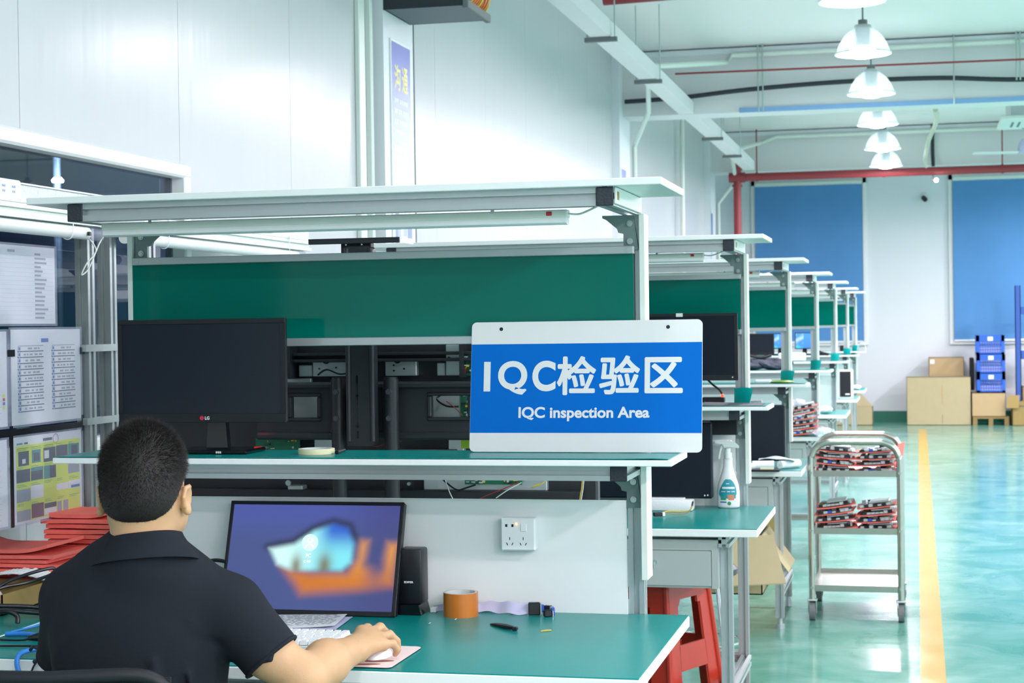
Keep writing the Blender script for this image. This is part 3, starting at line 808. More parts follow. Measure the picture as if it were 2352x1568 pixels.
# the desk monitor: a frame leaning on the back panel, showing a blurred lock screen
def desk_monitor():
    P0 = Vector((-1.663, 3.918, 0.753)); R = Vector((1, 0, 0)); U = Vector((0, 0.094, 0.268)).normalized(); Nn = R.cross(U)
    Wd, Hd = 0.447, 0.279
    t = thing('desk_monitor', 'lit monitor without stand leaning on the back panel of the desk', 'monitor', (-1.44, 3.918, 0.7525))
    T = Matrix(((R.x, U.x, Nn.x, P0.x), (R.y, U.y, Nn.y, P0.y), (R.z, U.z, Nn.z, P0.z), (0, 0, 0, 1)))
    b = MB(); b.T = T; b.box(0, Wd, 0, Hd, -0.022, -0.001, bev=0.002); c = part('casing', b, 'black', t)
    b = MB(); b.T = T
    fr = 0.009
    b.box(0, Wd, 0, 0.012, -.002, 0.002, bev=.001); b.box(0, Wd, Hd - fr, Hd, -.002, .002, bev=.001); b.box(0, fr, 0, Hd, -.002, .002, bev=.001); b.box(Wd - fr, Wd, 0, Hd, -.002, .002, bev=.001)
    part('frame', b, 'dark', c)
    def fn(u, v): return tuple(P0 + R * (fr + u * (Wd - 2 * fr)) + U * (0.012 + v * (Hd - 0.012 - fr)) + Nn * 0.0003)
    def ss(a, b_, x):
        x = min(1, max(0, (x - a) / (b_ - a))); return x * x * (3 - 2 * x)
    def mixc(a, c_, k): return tuple(a[i] * (1 - k) + c_[i] * k for i in range(3))
    def sd_poly(px, py, poly):
        d = 1e9; inside = False; n = len(poly)
        for i in range(n):
            ax, ay = poly[i]; bx, by = poly[(i + 1) % n]
            ex, ey = bx - ax, by - ay; wx, wy = px - ax, py - ay
            k = min(1, max(0, (wx * ex + wy * ey) / (ex * ex + ey * ey)))
            d = min(d, math.hypot(wx - ex * k, wy - ey * k))
            if (ay > py) != (by > py) and px < (bx - ax) * (py - ay) / (by - ay) + ax: inside = not inside
        return -d if inside else d
    hole = [(0.40, 0.93), (0.43, 0.90), (0.75, 0.83)]
    # coordinates over the picture: x 0..1.6, y 0..1
    cave = [(0.38, 0.58), (0.62, 0.63), (0.80, 0.76), (0.98, 0.83), (1.13, 0.79), (1.20, 0.64), (1.19, 0.45), (1.10, 0.37), (0.62, 0.36), (0.47, 0.42)]
    sand = [(0.48, 0.42), (0.80, 0.38), (1.14, 0.38), (1.22, 0.5), (1.24, 0.68), (1.34, 0.67), (1.33, 0.45), (1.45, 0.42), (1.5, 0.66), (1.62, 0.66), (1.62, 0.22), (1.3, 0.17), (0.72, 0.12), (0.66, 0.2)]
    def srgb(r, g, b_): return lin((r, g, b_))[:3]
    navy, rim = srgb(62, 74, 128), srgb(36, 36, 62)
    org, yel = srgb(190, 108, 30), srgb(226, 150, 32)
    cy, deep, pale = srgb(120, 214, 226), srgb(44, 92, 190), srgb(196, 236, 232)
    rock, purple = srgb(112, 100, 60), srgb(92, 70, 110)
    def col(u, v):
        x, y = u * 1.6, v
        c = mixc(navy, srgb(70, 80, 150), ss(0.6, 1, v))
        c = mixc(c, srgb(58, 56, 108), ss(0.9, 1.6, x) * 0.6)
        d2 = sd_poly(x, y, sand)
        g = mixc(org, yel, ss(0.2, 0.6, y) * ss(0.8, 1.25, x))
        g = mixc(g, purple, 0.75 * math.exp(-((x - 1.42) ** 2 / 0.012 + (y - 0.40) ** 2 / 0.03)))
        c = mixc(c, g, ss(0.05, -0.11, d2))
        d1 = sd_poly(x, y, cave)
        c = mixc(c, rim, 0.8 * ss(0.09, 0.015, d1) * ss(0.5, 0.62, y - 0.1 * (x > 1.0)))
        k = mixc(pale, cy, ss(0.5, 1.0, x)); k = mixc(k, deep, ss(0.5, 0.78, y) * ss(0.78, 1.0, x))
        k = mixc(k, rock, 0.85 * math.exp(-((x - 0.66) ** 2 / 0.003 + (y - 0.41) ** 2 / 0.012)))
        k = mixc(k, rock, 0.9 * math.exp(-((x - 0.93) ** 2 / 0.005 + (y - 0.42) ** 2 / 0.016)))
        c = mixc(c, k, ss(0.03, -0.05, d1))
        return c
    picture('display', fn, col, 160, 100, c, 0.74)
    b = MB()
    ic = P0 + R * (0.4835 * Wd) + U * (0.632 * Hd)
    def ring(cx, cy, r0, r1, dz, a0=0, a1=360, n=40, m=0):
        for i in range(n):
            t0, t1 = math.radians(a0 + (a1 - a0) * i / n), math.radians(a0 + (a1 - a0) * (i + 1) / n)
            q = []
            for r, th in ((r0, t0), (r1, t0), (r1, t1), (r0, t1)):
                q.append(ic + R * (cx + r * math.cos(th)) + U * (cy + r * math.sin(th)) + Nn * dz)
            b._add(q, [(0, 1, 2, 3)], m)
    ring(0, 0, 0.0, 0.0212, 0.0008, m=0)
    ring(0, 0.006, 0.0052, 0.0068, 0.001, m=1)
    ring(0, -0.0145, 0.0095, 0.0112, 0.001, 0, 180, m=1)
    M['icon_disc'] = mat('icon_pale_disc', 'BCD8EA', 0.4, emit='BCD8EA', estr=0.45, vary=0.01)
    M['icon_white'] = mat('icon_white', 'FFFFFF', 0.4, emit='FFFFFF', estr=0.75, vary=0.01)
    text(b, 'PC', ic + R * -0.007 + U * -0.0365, R, U, 0.013, 0.0095, 0.001, 1)
    ring(-0.0085, -0.0465, 0.0022, 0.003, 0.001, 40, 320, 16, 1)
    for i in range(2): 
        q = ic + R * (-0.003 + i * 0.005) + U * -0.0485 + Nn * 0.001
        b._add([q, q + R * 0.0042, q + R * 0.0042 + U * 0.0042, q + U * 0.0042], [(0, 1, 2, 3)], 1)
    part('user_icon', b, ['icon_disc', 'icon_white'], c, 0)
    b = MB().tube([(-1.655, 3.955, 0.872), (-1.69, 3.965, 0.874), (-1.72, 3.975, 0.865), (-1.76, 3.99, 0.84), (-1.80, 4.0, 0.80), (-1.84, 4.0, 0.757)], 0.005, 8, smooth=6); part('cable', b, 'black', t)
desk_monitor()

# loudspeaker beside it
t = thing('desk_speaker', 'small black loudspeaker right of the lit desk monitor', 'speaker', (-1.194, 3.985, 0.7525))
b = MB().box(-1.224, -1.164, 3.972, 4.03, 0.775, 0.908, bev=0.006, seg=2); c = part('cabinet', b, 'black', t)
b = MB(); text(b, 'EDIFIER', (-1.208, 3.972, 0.8265), (1, 0, 0), (0, 0, 1), 0.023, 0.0048, 0.0006, 0, 0.0003); part('name_lettering', b, 'white', c, 0)
b = MB().prism([(-1.226, 0.7525), (-1.162, 0.7525), (-1.168, 0.776), (-1.22, 0.776)], 'y', 3.955, 4.035); part('foot', b, 'gloss', t)

# ------------------------------------------------------------------ small things on the first desk
def roll(name, lab, c, r, h, hole, m, core, cat='tape roll', group=None):
    t = thing(name, lab, cat, c)
    b = MB().lathe([(hole + 0.002, 0.0), (r, 0.0), (r + 0.0004, h * 0.5), (r, h), (hole + 0.002, h), (hole + .002, 0)], c, 48); part('tape', b, m, t)
    b = MB().lathe([(hole - 0.002, 0.0), (hole + 0.002, 0.0), (hole + 0.002, h + .0004), (hole - 0.002, h + .0004), (hole - .002, 0)], c, 48); part('core', b, core, t)
    return t
roll('packing_tape', 'roll of orange brown packing tape standing on the desk right of the speaker', (-1.068, 3.972, 0.752), 0.0415, 0.056, 0.037, 'tape', 'tapecore')
roll('masking_tape', 'flat roll of cream masking tape on the middle shelf', (-1.410, 3.93, 1.1398), 0.0435, 0.0125, 0.037, 'cream', 'tapecore')
b = MB().cyl((-1.352, 3.915, 1.1445), (-1.346, 3.95, 1.1475), 0.0045, 0.0036, 10); b.cyl((-1.352, 3.915, 1.1445), (-1.3527, 3.911, 1.1442), 0.0055, n=10)
solo('cable_plug', b, 'black', 'tiny black plug lying beside the masking tape roll', 'plug', (-1.35, 3.93, 1.1398))
# ribbon cable with serial connectors
t = thing('ribbon_cable', 'pale lilac ribbon cable with black and blue connectors on the desk', 'cable', (-0.98, 4.02, 0.752))
def rb(u, v):
    x = -1.15 + u * 0.245
    yy = 4.022 - 0.012 * math.sin(u * 9) * (u > 0.25)
    zz = 0.7535 + v * (0.012 + 0.012 * ss2(0.2, 0.75, u)) + 0.004 * math.sin(u * 14)**2
    return (x, yy - 0.02 * (1 - v), zz)
def ss2(a, b_, x):
    x = min(1, max(0, (x - a) / (b_ - a))); return x * x * (3 - 2 * x)
b = MB().slab(rb, 40, 4, (0, 0.001, 0.0006)); part('ribbon', b, 'lilac', t)
for (x, y, z, a) in ((-0.893, 4.0, 0.768, 0.25), (-0.862, 4.005, 0.765, -0.35), (-0.858, 3.985, 0.758, 0.5)):
    b = MB(); b.T = Matrix.Translation((x, y, z)) @ Matrix.Rotation(a, 4, 'Z')
    s = 1.0 if x < -0.89 else 0.7
    b.box(-0.016 * s, 0.012 * s, -0.009 * s, 0.009 * s, -0.0145 * s if s == 1 else -.0055, 0.015 * s, bev=0.002); p = part('connector', b, 'black', t)
    b = MB(); b.T = Matrix.Translation((x, y, z)) @ Matrix.Rotation(a, 4, 'Z')
    b.box(0.012 * s, 0.015 * s, -0.011 * s, 0.011 * s, -0.012 * s if s == 1 else -.005, 0.013 * s); part('metal_flange', b, 'bolt', p)
    b = MB(); b.T = Matrix.Translation((x, y, z)) @ Matrix.Rotation(a, 4, 'Z')
    b.box(0.015 * s, 0.021 * s, -0.008 * s, 0.008 * s, -0.008 * s if s == 1 else -.004, 0.009 * s, bev=0.001); part('blue_socket', b, 'blueplug', p)
b = MB().box(-1.152, -1.138, 4.0, 4.02, 0.7525, 0.764, bev=.001); part('end_plug', b, 'white', t)
# tweezers
b = MB()
for k in (-1, 1):
    b.tube([(-0.893, 3.787, 0.758), (-0.92, 3.812 + k * 0.006, 0.7575), (-0.948, 3.838 + k * 0.004, 0.7565), (-0.967, 3.857 + k * 0.003, 0.754)], [0.0042, 0.0046, 0.0036, 0.0012], 8)
b.box(-0.898, -0.886, 3.778, 3.792, 0.753, 0.762, bev=.002)
solo('tweezers', b, 'black', 'black tweezers lying on the green desk mat', 'tweezers', (-0.93, 3.82, 0.752))
b = MB().tube([(-0.832, 3.783, 0.7535), (-0.822, 3.79, 0.7545), (-0.812, 3.80, 0.7535)], 0.0014, 6, smooth=4)
solo('wire_scrap', b, 'yellow', 'short scrap of yellow wire on the desk', 'wire', (-0.82, 3.79, 0.752))
for (x, y, lab) in ((-1.064, 3.90, 'tiny metal pin on the desk in front of the packing tape'), (-1.11, 3.84, 'tiny metal pin on the desk left of the tweezers'), (-0.952, 3.996, 'tiny screw on the desk in front of the ribbon cable')):
    b = MB().cyl((x, y, 0.7535), (x + .004, y + .003, 0.756), 0.0013, n=8)
    solo('metal_pin', b, 'bolt', lab, 'pin', (x, y, 0.752))
# printed papers under the monitor
def sheet(name, lab, p0, ang, w, h, z, m, curl=0.004, lines=0, group=None):
    t = thing(name, lab, 'paper', (p0[0], p0[1], z), group)
    ca, sa = math.cos(ang), math.sin(ang)
    def fn(u, v):
        a, c = u * w, v * h
        return (p0[0] + a * ca - c * sa, p0[1] + a * sa + c * ca, z + 0.0006 + curl * (u ** 3) * (1 - v * .4))
    b = MB().slab(fn, 12, 8, (0, 0, 0.0005)); part('page', b, m, t)
    if lines:
        b = MB()
        rnd = random.Random(3)
        for k in range(lines):
            v = 0.9 - 0.8 * k / lines; u = 0.06
            while u < 0.9:
                l = rnd.uniform(0.02, 0.1)
                q = []
                for uu, vv in ((u, v), (min(u + l, .94), v), (min(u + l, .94), v + 0.35 / lines), (u, v + 0.35 / lines)):
                    x, y, zz = fn(uu, vv); q.append((x, y, zz + 0.0009))
                b._add(q, [(0, 1, 2, 3)]); u += l + rnd.uniform(0.01, 0.06)
        part('print', b, 'inklight', t, 0)
    return t
sheet('printed_form', 'top printed form lying on the desk in front of the lit monitor', (-1.475, 3.722), 0.16, 0.17, 0.185, 0.7535, 'paper', 0.006, 12, 'printed forms')
sheet('printed_form', 'lower printed form peeking out below the top one', (-1.462, 3.708), 0.10, 0.165, 0.18, 0.7522, 'lilac', 0.002, 0, 'printed forms')

# keyboard
def keyboard():
    t = thing('keyboard', 'white mechanical keyboard partly hidden by the man\'s arm', 'keyboard', (-1.36, 3.55, 0.7525))
    a = -0.03
    T = Matrix.Translation((-1.212, 3.470, 0.7525)) @ Matrix.Rotation(a, 4, 'Z')
    n, pitch = 16, 0.019
    L = n * pitch + 0.01
    b = MB(); b.T = T
    b.prism([(0, 0.0), (0.125, 0.0), (0.125, 0.018), (0, 0.011)], 'x', -L, 0); part('case', b, 'white', t)
    b = MB(); b.T = T
    b.prism([(0, 0.0105), (0.004, 0.0125), (0.004, 0.0105)], 'x', -L, 0)
    proto = None
    def key(w):
        q = MB(); s = 0.0024
        vs = [(s * .3, s * .3, 0), (w - s * .3, s * .3, 0), (w - s * .3, 0.0175, 0), (s * .3, 0.0175, 0), (s, s * 1.6, .0085), (w - s, s * 1.6, .0085), (w - s, .0158, .0085), (s, .0158, .0085)]
        q._add(vs, [(0, 3, 2, 1), (4, 5, 6, 7), (0, 1, 5, 4), (1, 2, 6, 5), (2, 3, 7, 6), (3, 0, 4, 7)])
        return q
    rows = [[1] * 16, [1] * 13 + [2, 1], [1.5] + [1] * 12 + [1.5, 1], [1.75] + [1] * 11 + [2.25, 1], [2.25] + [1] * 10 + [1.75, 1, 1], [1.25, 1.25, 1.25, 6.25, 1, 1, 1, 1, 1, 1]]
    meshes = {}
    for r, row in enumerate(rows):
        x = -L + 0.005; yy = 0.125 - 0.0058 - (r + 1) * 0.0192
        for w in row:
            wm = w * pitch - 0.0012
            if w not in meshes:
                o = part('key', key(wm), 'white', t, 0)
                meshes[w] = o
                o.location = (0, 0, 0)
                base = o.data
                base.transform(Matrix.Translation(Vector(BUILT[t.name])))
            else:
                o = meshes[w].copy(); C.objects.link(o); o.parent = t
            z = 0.0115 + (yy + 0.009) / 0.125 * 0.0068 + 0.001
            mm = Matrix.Translation(-Vector(BUILT[t.name])) @ T @ Matrix.Translation((x, yy, z)) @ Matrix.Rotation(0.055, 4, 'X')
            o.matrix_local = mm
            x += w * pitch
keyboard()

# mouse pad and mouse
t = thing('mouse_pad', 'pale pink mouse pad under the man\'s right hand', 'mouse pad', (-1.15, 3.44, 0.752))
def rrect(x0, x1, y0, y1, r, n=5):
    p = []
    for cx, cy, a in ((x1 - r, y0 + r, -90), (x1 - r, y1 - r, 0), (x0 + r, y1 - r, 90), (x0 + r, y0 + r, 180)):
        for i in range(n + 1):
            th = math.radians(a + 90 * i / n); p.append((cx + r * math.cos(th), cy + r * math.sin(th)))
    return p
M['padpink'] = mat('pad_pale_pink', 'E6D3D2', 0.7, vary=0.03)
M['padbrown'] = mat('pad_brown_print', '8A5648', 0.7, vary=0.2, scale=20)
b = MB().prism(rrect(-1.25, -1.042, 3.323, 3.555, 0.014), 'z', 0.7525, 0.7542); pp = part('base', b, 'black', t)
b = MB().prism(rrect(-1.2495, -1.0425, 3.3235, 3.5545, 0.014), 'z', 0.7542, 0.7552); part('surface', b, 'padpink', pp, 30)
b = MB()
for cx, cy, rx, ry in ((-1.085, 3.385, .03, .011), (-1.10, 3.348, .028, .007)):
    b.prism([(cx + rx * math.cos(q * PI / 12), cy + ry * math.sin(q * PI / 12) + 0.2 * rx * math.cos(q * PI / 12)) for q in range(24)], 'z', 0.7552, 0.7555)
part('brown_pattern', b, 'padbrown', pp, 0)
t = thing('computer_mouse', 'white computer mouse under the man\'s right hand', 'mouse', (-1.10, 3.43, 0.7555))
def ms(u, v):
    th = 2 * PI * u; ph = PI / 2 * v
    x = 0.027 * math.cos(th) * math.cos(ph) ** 0.7; y = 0.047 * math.sin(th) * math.cos(ph) ** 0.7
    return (-1.102 + x, 3.432 + y, 0.7558 + 0.021 * math.sin(ph))
b = MB().grid(ms, 28, 10); part('shell', b, 'white', t, 60)
b = MB().cyl((-1.105, 3.46, 0.771), (-1.099, 3.46, 0.771), 0.006, n=14); part('wheel', b, 'rubber', t)

# ------------------------------------------------------------------ clutter at the left end
# stacks of red foam sheets on the wall bench
def foam_stack(cx, cy, z, n, w, d, rot, lab, grp, h=0.0105, rnd=None):
    rnd = rnd or random.Random(n)
    base = None
    for i in range(n):
        b = MB()
        a = rot + rnd.uniform(-0.06, 0.06)
        dx, dy = rnd.uniform(-.012, .012), rnd.uniform(-.01, .01)
        ph = rnd.uniform(0, 6); am = 0.0016
        top = i == n - 1
        ca, sa = math.cos(a), math.sin(a)
        def fn(u, v):
            x, y = (u - .5) * w, (v - .5) * d
            zz = z + i * h + am * math.sin(u * 4 + ph) * 0.5 + am * .5
            if top: zz += 0.016 * max(0, u - .6) ** 2 / .16 + 0.01 * max(0, .25 - u) ** 2 / .06
            return (cx + dx + x * ca - y * sa, cy + dy + x * sa + y * ca, zz)
        b.slab(fn, 12, 6, (0, 0, h - 0.0032))
        pos = 'topmost, curled up at its corner' if top else ('lowest' if i == 0 else '%s from the top' % ('second third fourth fifth sixth seventh eighth ninth tenth eleventh twelfth thirteenth fourteenth'.split()[n - 2 - i]))
        solo('foam_sheet', b, 'red', 'red foam sheet, %s in the %s' % (pos, lab), 'foam sheet', (cx, cy, z + i * h), grp)
foam_stack(-2.325, 4.19, 0.7525, 10, 0.25, 0.20, 0.0, 'front stack by the tray', 'red foam sheets of the front stack', 0.0122)
foam_stack(-2.235, 4.40, 0.7525, 14, 0.205, 0.19, 0.05, 'rear taller stack', 'red foam sheets of the rear stack', 0.0138)
# open cardboard tray with a white object
t = thing('cardboard_tray', 'open brown cardboard tray at the left edge of the picture', 'box', (-2.3, 3.95, 0.752))
b = MB()
x0, x1, y0, y1, z0, z1 = -2.44, -2.176, 3.80, 4.05, 0.7525, 0.803
b.box(x0, x1, y0, y1, z0, z0 + .003); b.box(x0, x1, y0, y0 + .003, z0, z1); b.box(x0, x1, y1 - .003, y1, z0, z1); b.box(x0, x0 + .003, y0, y1, z0, z1); b.box(x1 - .003, x1, y0, y1, z0, z1)
part('walls', b, 'kraft', t, 0)
b = MB().sphere((-2.25, 3.87, 0.79), 0.03, 18, 0, (1.1, 0.7, 0.6)); solo('white_plug', b, 'white', 'rounded white plastic plug inside the cardboard tray', 'plug', (-2.25, 3.87, 0.757), smooth=60)
b = MB().lathe([(0.0, 0.0), (0.048, 0.0), (0.05, 0.004), (0.05, 0.05), (0.047, 0.054), (0.0, 0.054)], (-2.30, 3.865, 0.8), 32); solo('white_spool', b, 'white', 'white round spool resting on the cardboard tray at the picture edge', 'spool', (-2.30, 3.865, 0.8))
def bw(u, v):
    return (-2.36 + 0.2 * u, 4.0 + 0.09 * v, 0.806 + 0.018 * math.sin(PI * u) + 0.004 * math.sin(u * 40) * math.sin(v * 25))
b = MB().slab(bw, 60, 24, (0, 0, .002)); solo('bubble_wrap', b, 'foam', 'folded white bubble wrap in front of the red foam sheets', 'bubble wrap', (-2.26, 4.04, 0.806))
b = MB().tube([(-2.215, 3.84, 0.812), (-2.20, 3.87, 0.825), (-2.17, 3.93, 0.838), (-2.135, 3.975, 0.845), (-2.13, 3.965, 0.832), (-2.16, 3.90, 0.82), (-2.20, 3.86, 0.814), (-2.215, 3.84, 0.808)], 0.0045, 8, smooth=8)
t = thing('usb_lead', 'coiled black USB lead with white plug lying over the cardboard tray', 'cable', (-2.2, 3.86, 0.805)); part('lead', b, 'black', t)
b = MB().box(-2.235, -2.21, 3.83, 3.846, 0.805, 0.816, bev=0.002); part('plug', b, 'ivory', t); b = MB().box(-2.25, -2.235, 3.832, 3.844, 0.807, 0.814); part('plug_tip', b, 'bolt', t)
# cables on the desk
def cable(name, lab, pts, r, m, group=None):
    b = MB().tube(pts, r, 8, smooth=8)
    solo(name, b, m, lab, 'cable', pts[0], group, 60)
z = 0.7525
cable('network_cable', 'bright blue cable lying across the left end of the desk, rear strand', [(-2.02, 3.54, z + .006), (-1.98, 3.545, z + .006), (-1.94, 3.535, z + .006), (-1.89, 3.52, z + .006), (-1.84, 3.50, z + .006), (-1.78, 3.50, z + .006)], 0.0055, 'bluecable', 'blue cables on the desk')
cable('network_cable', 'bright blue cable looping over the front edge of the desk beside the chair', [(-1.73, 3.40, z + .006), (-1.80, 3.385, z + .008), (-1.845, 3.34, z + .012), (-1.853, 3.295, z + .005), (-1.835, 3.27, z - .025), (-1.80, 3.26, z - .05), (-1.74, 3.26, z - .05), (-1.66, 3.27, z - .02)], 0.0055, 'bluecable', 'blue cables on the desk')
cable('thin_lead', 'thin pale blue and white lead rising from the desk to the tray', [(-2.03, 3.58, z + .003), (-1.99, 3.66, z + .01), (-1.96, 3.75, z + .03), (-1.93, 3.80, z + .045), (-1.88, 3.83, z + .05), (-1.80, 3.85, z + .004)], 0.0026, 'bluecable')
cable('thin_lead', 'thin black lead with inline block across the green mat', [(-2.03, 3.49, z + .003), (-1.98, 3.485, z + .003), (-1.945, 3.487, z + .004), (-1.92, 3.495, z + .01), (-1.88, 3.51, z + .012), (-1.80, 3.54, z + .004)], 0.0024, 'black')
b = MB().tube([(-1.935, 3.488, z + .008), (-1.915, 3.495, z + .010), (-1.875, 3.512, z + .011)], [0.005, 0.0095, 0.0075], 10)
solo('inline_block', b, 'black', 'black inline block of the thin lead, beside the man\'s left elbow', 'cable', (-1.9, 3.5, z))
cable('thin_lead', 'thin black lead curving near the front edge of the left desk', [(-2.02, 3.38, z + .003), (-1.985, 3.41, z + .003), (-1.94, 3.42, z + .003), (-1.87, 3.43, z + .003), (-1.78, 3.44, z + .003)], 0.0022, 'black')
cable('thin_lead', 'thin black lead hanging over the front desk edge by the chair', [(-1.74, 3.36, z + .003), (-1.80, 3.315, z + .004), (-1.815, 3.297, z - .01), (-1.825, 3.29, z - .04)], 0.0022, 'black')
cable('cable_clip', 'small black cable clip on the looping blue cable', [(-1.825, 3.298, z + .02), (-1.815, 3.292, z + .028), (-1.803, 3.292, z + .022), (-1.805, 3.292, z + .002), (-1.815, 3.292, z - .004)], 0.004, 'black')
cable('thick_black_cable', 'thick black power cord coiled in front of the cardboard tray', [(-2.30, 3.72, z + .012), (-2.20, 3.74, z + .018), (-2.14, 3.76, z + .02), (-2.09, 3.78, z + .014), (-2.06, 3.80, z + .01), (-2.07, 3.83, z + .014), (-2.12, 3.80, z + .024), (-2.20, 3.76, z + .03), (-2.30, 3.75, z + .03)], 0.006, 'black')
cable('thick_black_cable', 'thick black power cord end hooking down at the picture edge', [(-2.14, 3.66, z + .03), (-2.09, 3.665, z + .035), (-2.065, 3.67, z + .025), (-2.06, 3.665, z + .008)], 0.006, 'black')
M['hexblack'] = mat('worn_black_bolt', '4B5158', 0.4, metal=0.3, vary=0.1)
# ------------------------------------------------------------------ documents on the wall bench post
DX0 = -2.318
def doc(name, lab, y0, y1, z0, z1, dx=0, sleeve=True, grp=None, cat='document'):
    t = thing(name, lab, cat, (DX0 + dx, (y0 + y1) / 2, z0), grp)
    b = MB().box(DX0 + dx - 0.0012, DX0 + dx, y0 + 0.008, y1 - 0.008, z0 + 0.006, z1 - 0.006); pg = part('page', b, 'paper', t, 0)
    if sleeve:
        b = MB().box(DX0 + dx - 0.0016, DX0 + dx + 0.0022, y0, y1, z0, z1); part('plastic_sleeve', b, 'sleeve', t, 0)
    return t, pg
def on_doc(b, dx, y0, y1, z0, z1, u0, u1, v0, v1, m=0, k=0):
    """a printed rectangle, u to the right along the wall, v upwards"""
    x = DX0 + dx + 0.0003 + 0.0002 * k
    ya, yb = y0 + u0 * (y1 - y0), y0 + u1 * (y1 - y0); za, zb = z0 + v0 * (z1 - z0), z0 + v1 * (z1 - z0)
    b._add([(x, ya, za), (x, yb, za), (x, yb, zb), (x, ya, zb)], [(0, 1, 2, 3)], m)
rnd = random.Random(11)
# large sheet at the top
q = (4.00, 4.375, 1.458, 1.678)
t, pg = doc('document_sheet', 'large white form in a clear sleeve, uppermost on the wall bench post', *q, dx=-0.006, grp='documents taped to the wall bench')
b = MB()
for r in range(16): 
    on_doc(b, -.006, *q, 0.05, 0.95, 0.08 + r * .052, 0.0815 + r * .052)
    on_doc(b, -.006, *q, 0.68, 0.68 + rnd.uniform(.08, .2), 0.09 + r * .052, 0.115 + r * .052)
on_doc(b, -.006, *q, 0.30, 0.40, 0.89, 0.92)
part('print', b, 'inklight', pg, 0)
# numbered list
q = (4.105, 4.505, 1.19, 1.455)
t, pg = doc('document_sheet', 'white sheet with two columns of blue numbered lines, in a clear sleeve', *q, grp='documents taped to the wall bench')
b = MB()
on_doc(b, 0, *q, .42, .52, .845, .885, 1)
for c, (ua, ub) in enumerate(((.10, .45), (.56, .90))):
    for r in range(11):
        v = .80 - r * .0605
        on_doc(b, 0, *q, ua, ub, v - .048, v - .038, 0)
        if r == 0: on_doc(b, 0, *q, ua + .02, ub, v + .008, v + .016, 2)
        cy, cz = ua + .025, v - .015
        for (rr_, mm, kk) in ((.026, 2, 0), (.021, 3, 1), (.014, 1, 2)):
            y0_, y1_, z0_, z1_ = q
            pts = [(DX0 + .0003 + .0002 * kk, y0_ + cy * (y1_ - y0_) + rr_ * .26 * math.cos(a * PI / 10) * 1.3, z0_ + cz * (z1_ - z0_) + rr_ * .26 * 1.3 * math.sin(a * PI / 10)) for a in range(20)]
            b._add(pts, [tuple(range(20))], mm)
        u = ua + .08 + rnd.uniform(0, .06)
        while u < ub - .05:
            l = rnd.uniform(.02, .06); on_doc(b, 0, *q, u, u + l, v - .024, v - .006, 2); u += l + rnd.uniform(.008, .03)
part('print', b, ['ink', 'inkblue', 'inklight', 'paper'], pg, 0)
b = MB(); b.box(DX0 + .002, DX0 + .003, 4.09, 4.128, 1.378, 1.396); b.box(DX0 + .002, DX0 + .0035, 4.492, 4.518, 1.378, 1.397)
part('black_tape', b, 'black', t, 0)
# instruction sheet with the lime table
q = (4.11, 4.502, 0.928, 1.17)
t, pg = doc('instruction_sheet', 'white instruction sheet with lime yellow table and small pictures', *q, grp='documents taped to the wall bench')
b = MB()
on_doc(b, 0, *q, .05, .95, .05, .88, 0)
on_doc(b, 0, *q, .42, .55, .90, .93, 1); on_doc(b, 0, *q, .06, .14, .89, .91, 2); on_doc(b, 0, *q, .16, .21, .89, .91, 1)
cols = [.05, .24, .42, .60, .775, .95]; rows_ = [.88, .70, .66, .46, .27, .05]
def pic(c, v0, v1, m, us=0.0, ue=1.0, k=1):
    a, d = cols[c], cols[c + 1]; on_doc(b, 0, *q, a + (d - a) * us, a + (d - a) * ue, v0, v1, m, k)
for c in range(5): pic(c, .845, .875, 0)
pic(0, .655, .815, 3, .15, .9); pic(0, .68, .73, 6, .42, .66, 2); pic(1, .67, .815, 2, .12, .8); pic(1, .69, .78, 3, .25, .7, 2)
pic(2, .66, .82, 3, .02, .98); pic(2, .70, .79, 6, .08, .45, 2); pic(3, .665, .825, 3, .02, .98); pic(4, .675, .825, 2, .02, .95); pic(4, .69, .81, 3, .3, .8, 2)
pic(0, .475, .615, 3, .0, .97); pic(1, .475, .62, 2, .03, .97); pic(1, .48, .58, 3, .03, .9, 2); pic(2, .47, .615, 2, .03, .98); pic(2, .475, .61, 3, .5, .98, 2); pic(4, .485, .62, 7, .0, .95)
pic(0, .26, .40, 7, .0, .98); pic(1, .275, .42, 6, .0, .98); pic(3, .32, .39, 6, .02, .98); pic(4, .31, .40, 6, .02, .97); pic(4, .315, .345, 5, .22, .97, 2)
pic(0, .05, .17, 7, .0, .98); pic(1, .06, .215, 4, .04, .98); pic(2, .07, .135, 6, .03, .98); pic(2, .14, .195, 3, .03, .98, 2); pic(3, .075, .19, 7, .05, .42); pic(3, .075, .19, 7, .55, .97)
for c in range(5):
    for r in range(4):
        for ln in range(2):
            vv = (.635, .445, .235, .845)[r] - ln * .018
            pic(c, vv, vv + .005, 8, .06, rnd.uniform(.4, .9), 1)
for uu, mm in (( .60, 9),):
    pts = [(DX0 + .0008, q[0] + (uu + .04 * math.cos(a * PI / 10)) * (q[1] - q[0]), q[2] + (.91 + .055 * math.sin(a * PI / 10)) * (q[3] - q[2])) for a in range(20)]
    pin = [(DX0 + .0008, q[0] + (uu + .036 * math.cos(a * PI / 10)) * (q[1] - q[0]), q[2] + (.91 + .049 * math.sin(a * PI / 10)) * (q[3] - q[2])) for a in range(20)]
    b._add(pts + pin, [(i, (i + 1) % 20, 20 + (i + 1) % 20, 20 + i) for i in range(20)], mm)
part('print', b, ['yellowprint', 'ink', 'teal', 'photo', 'maroon', 'inkblue', 'paper', 'inklight', 'greentag', 'logo_red'], pg, 0)
b = MB(); b.box(DX0 + .002, DX0 + .003, 3.9, 4.508, 1.170, 1.186); b.box(DX0 + .002, DX0 + .0032, 4.095, 4.112, .93, 1.196); b.box(DX0 + .002, DX0 + .0034, 4.496, 4.508, 1.16, 1.205)
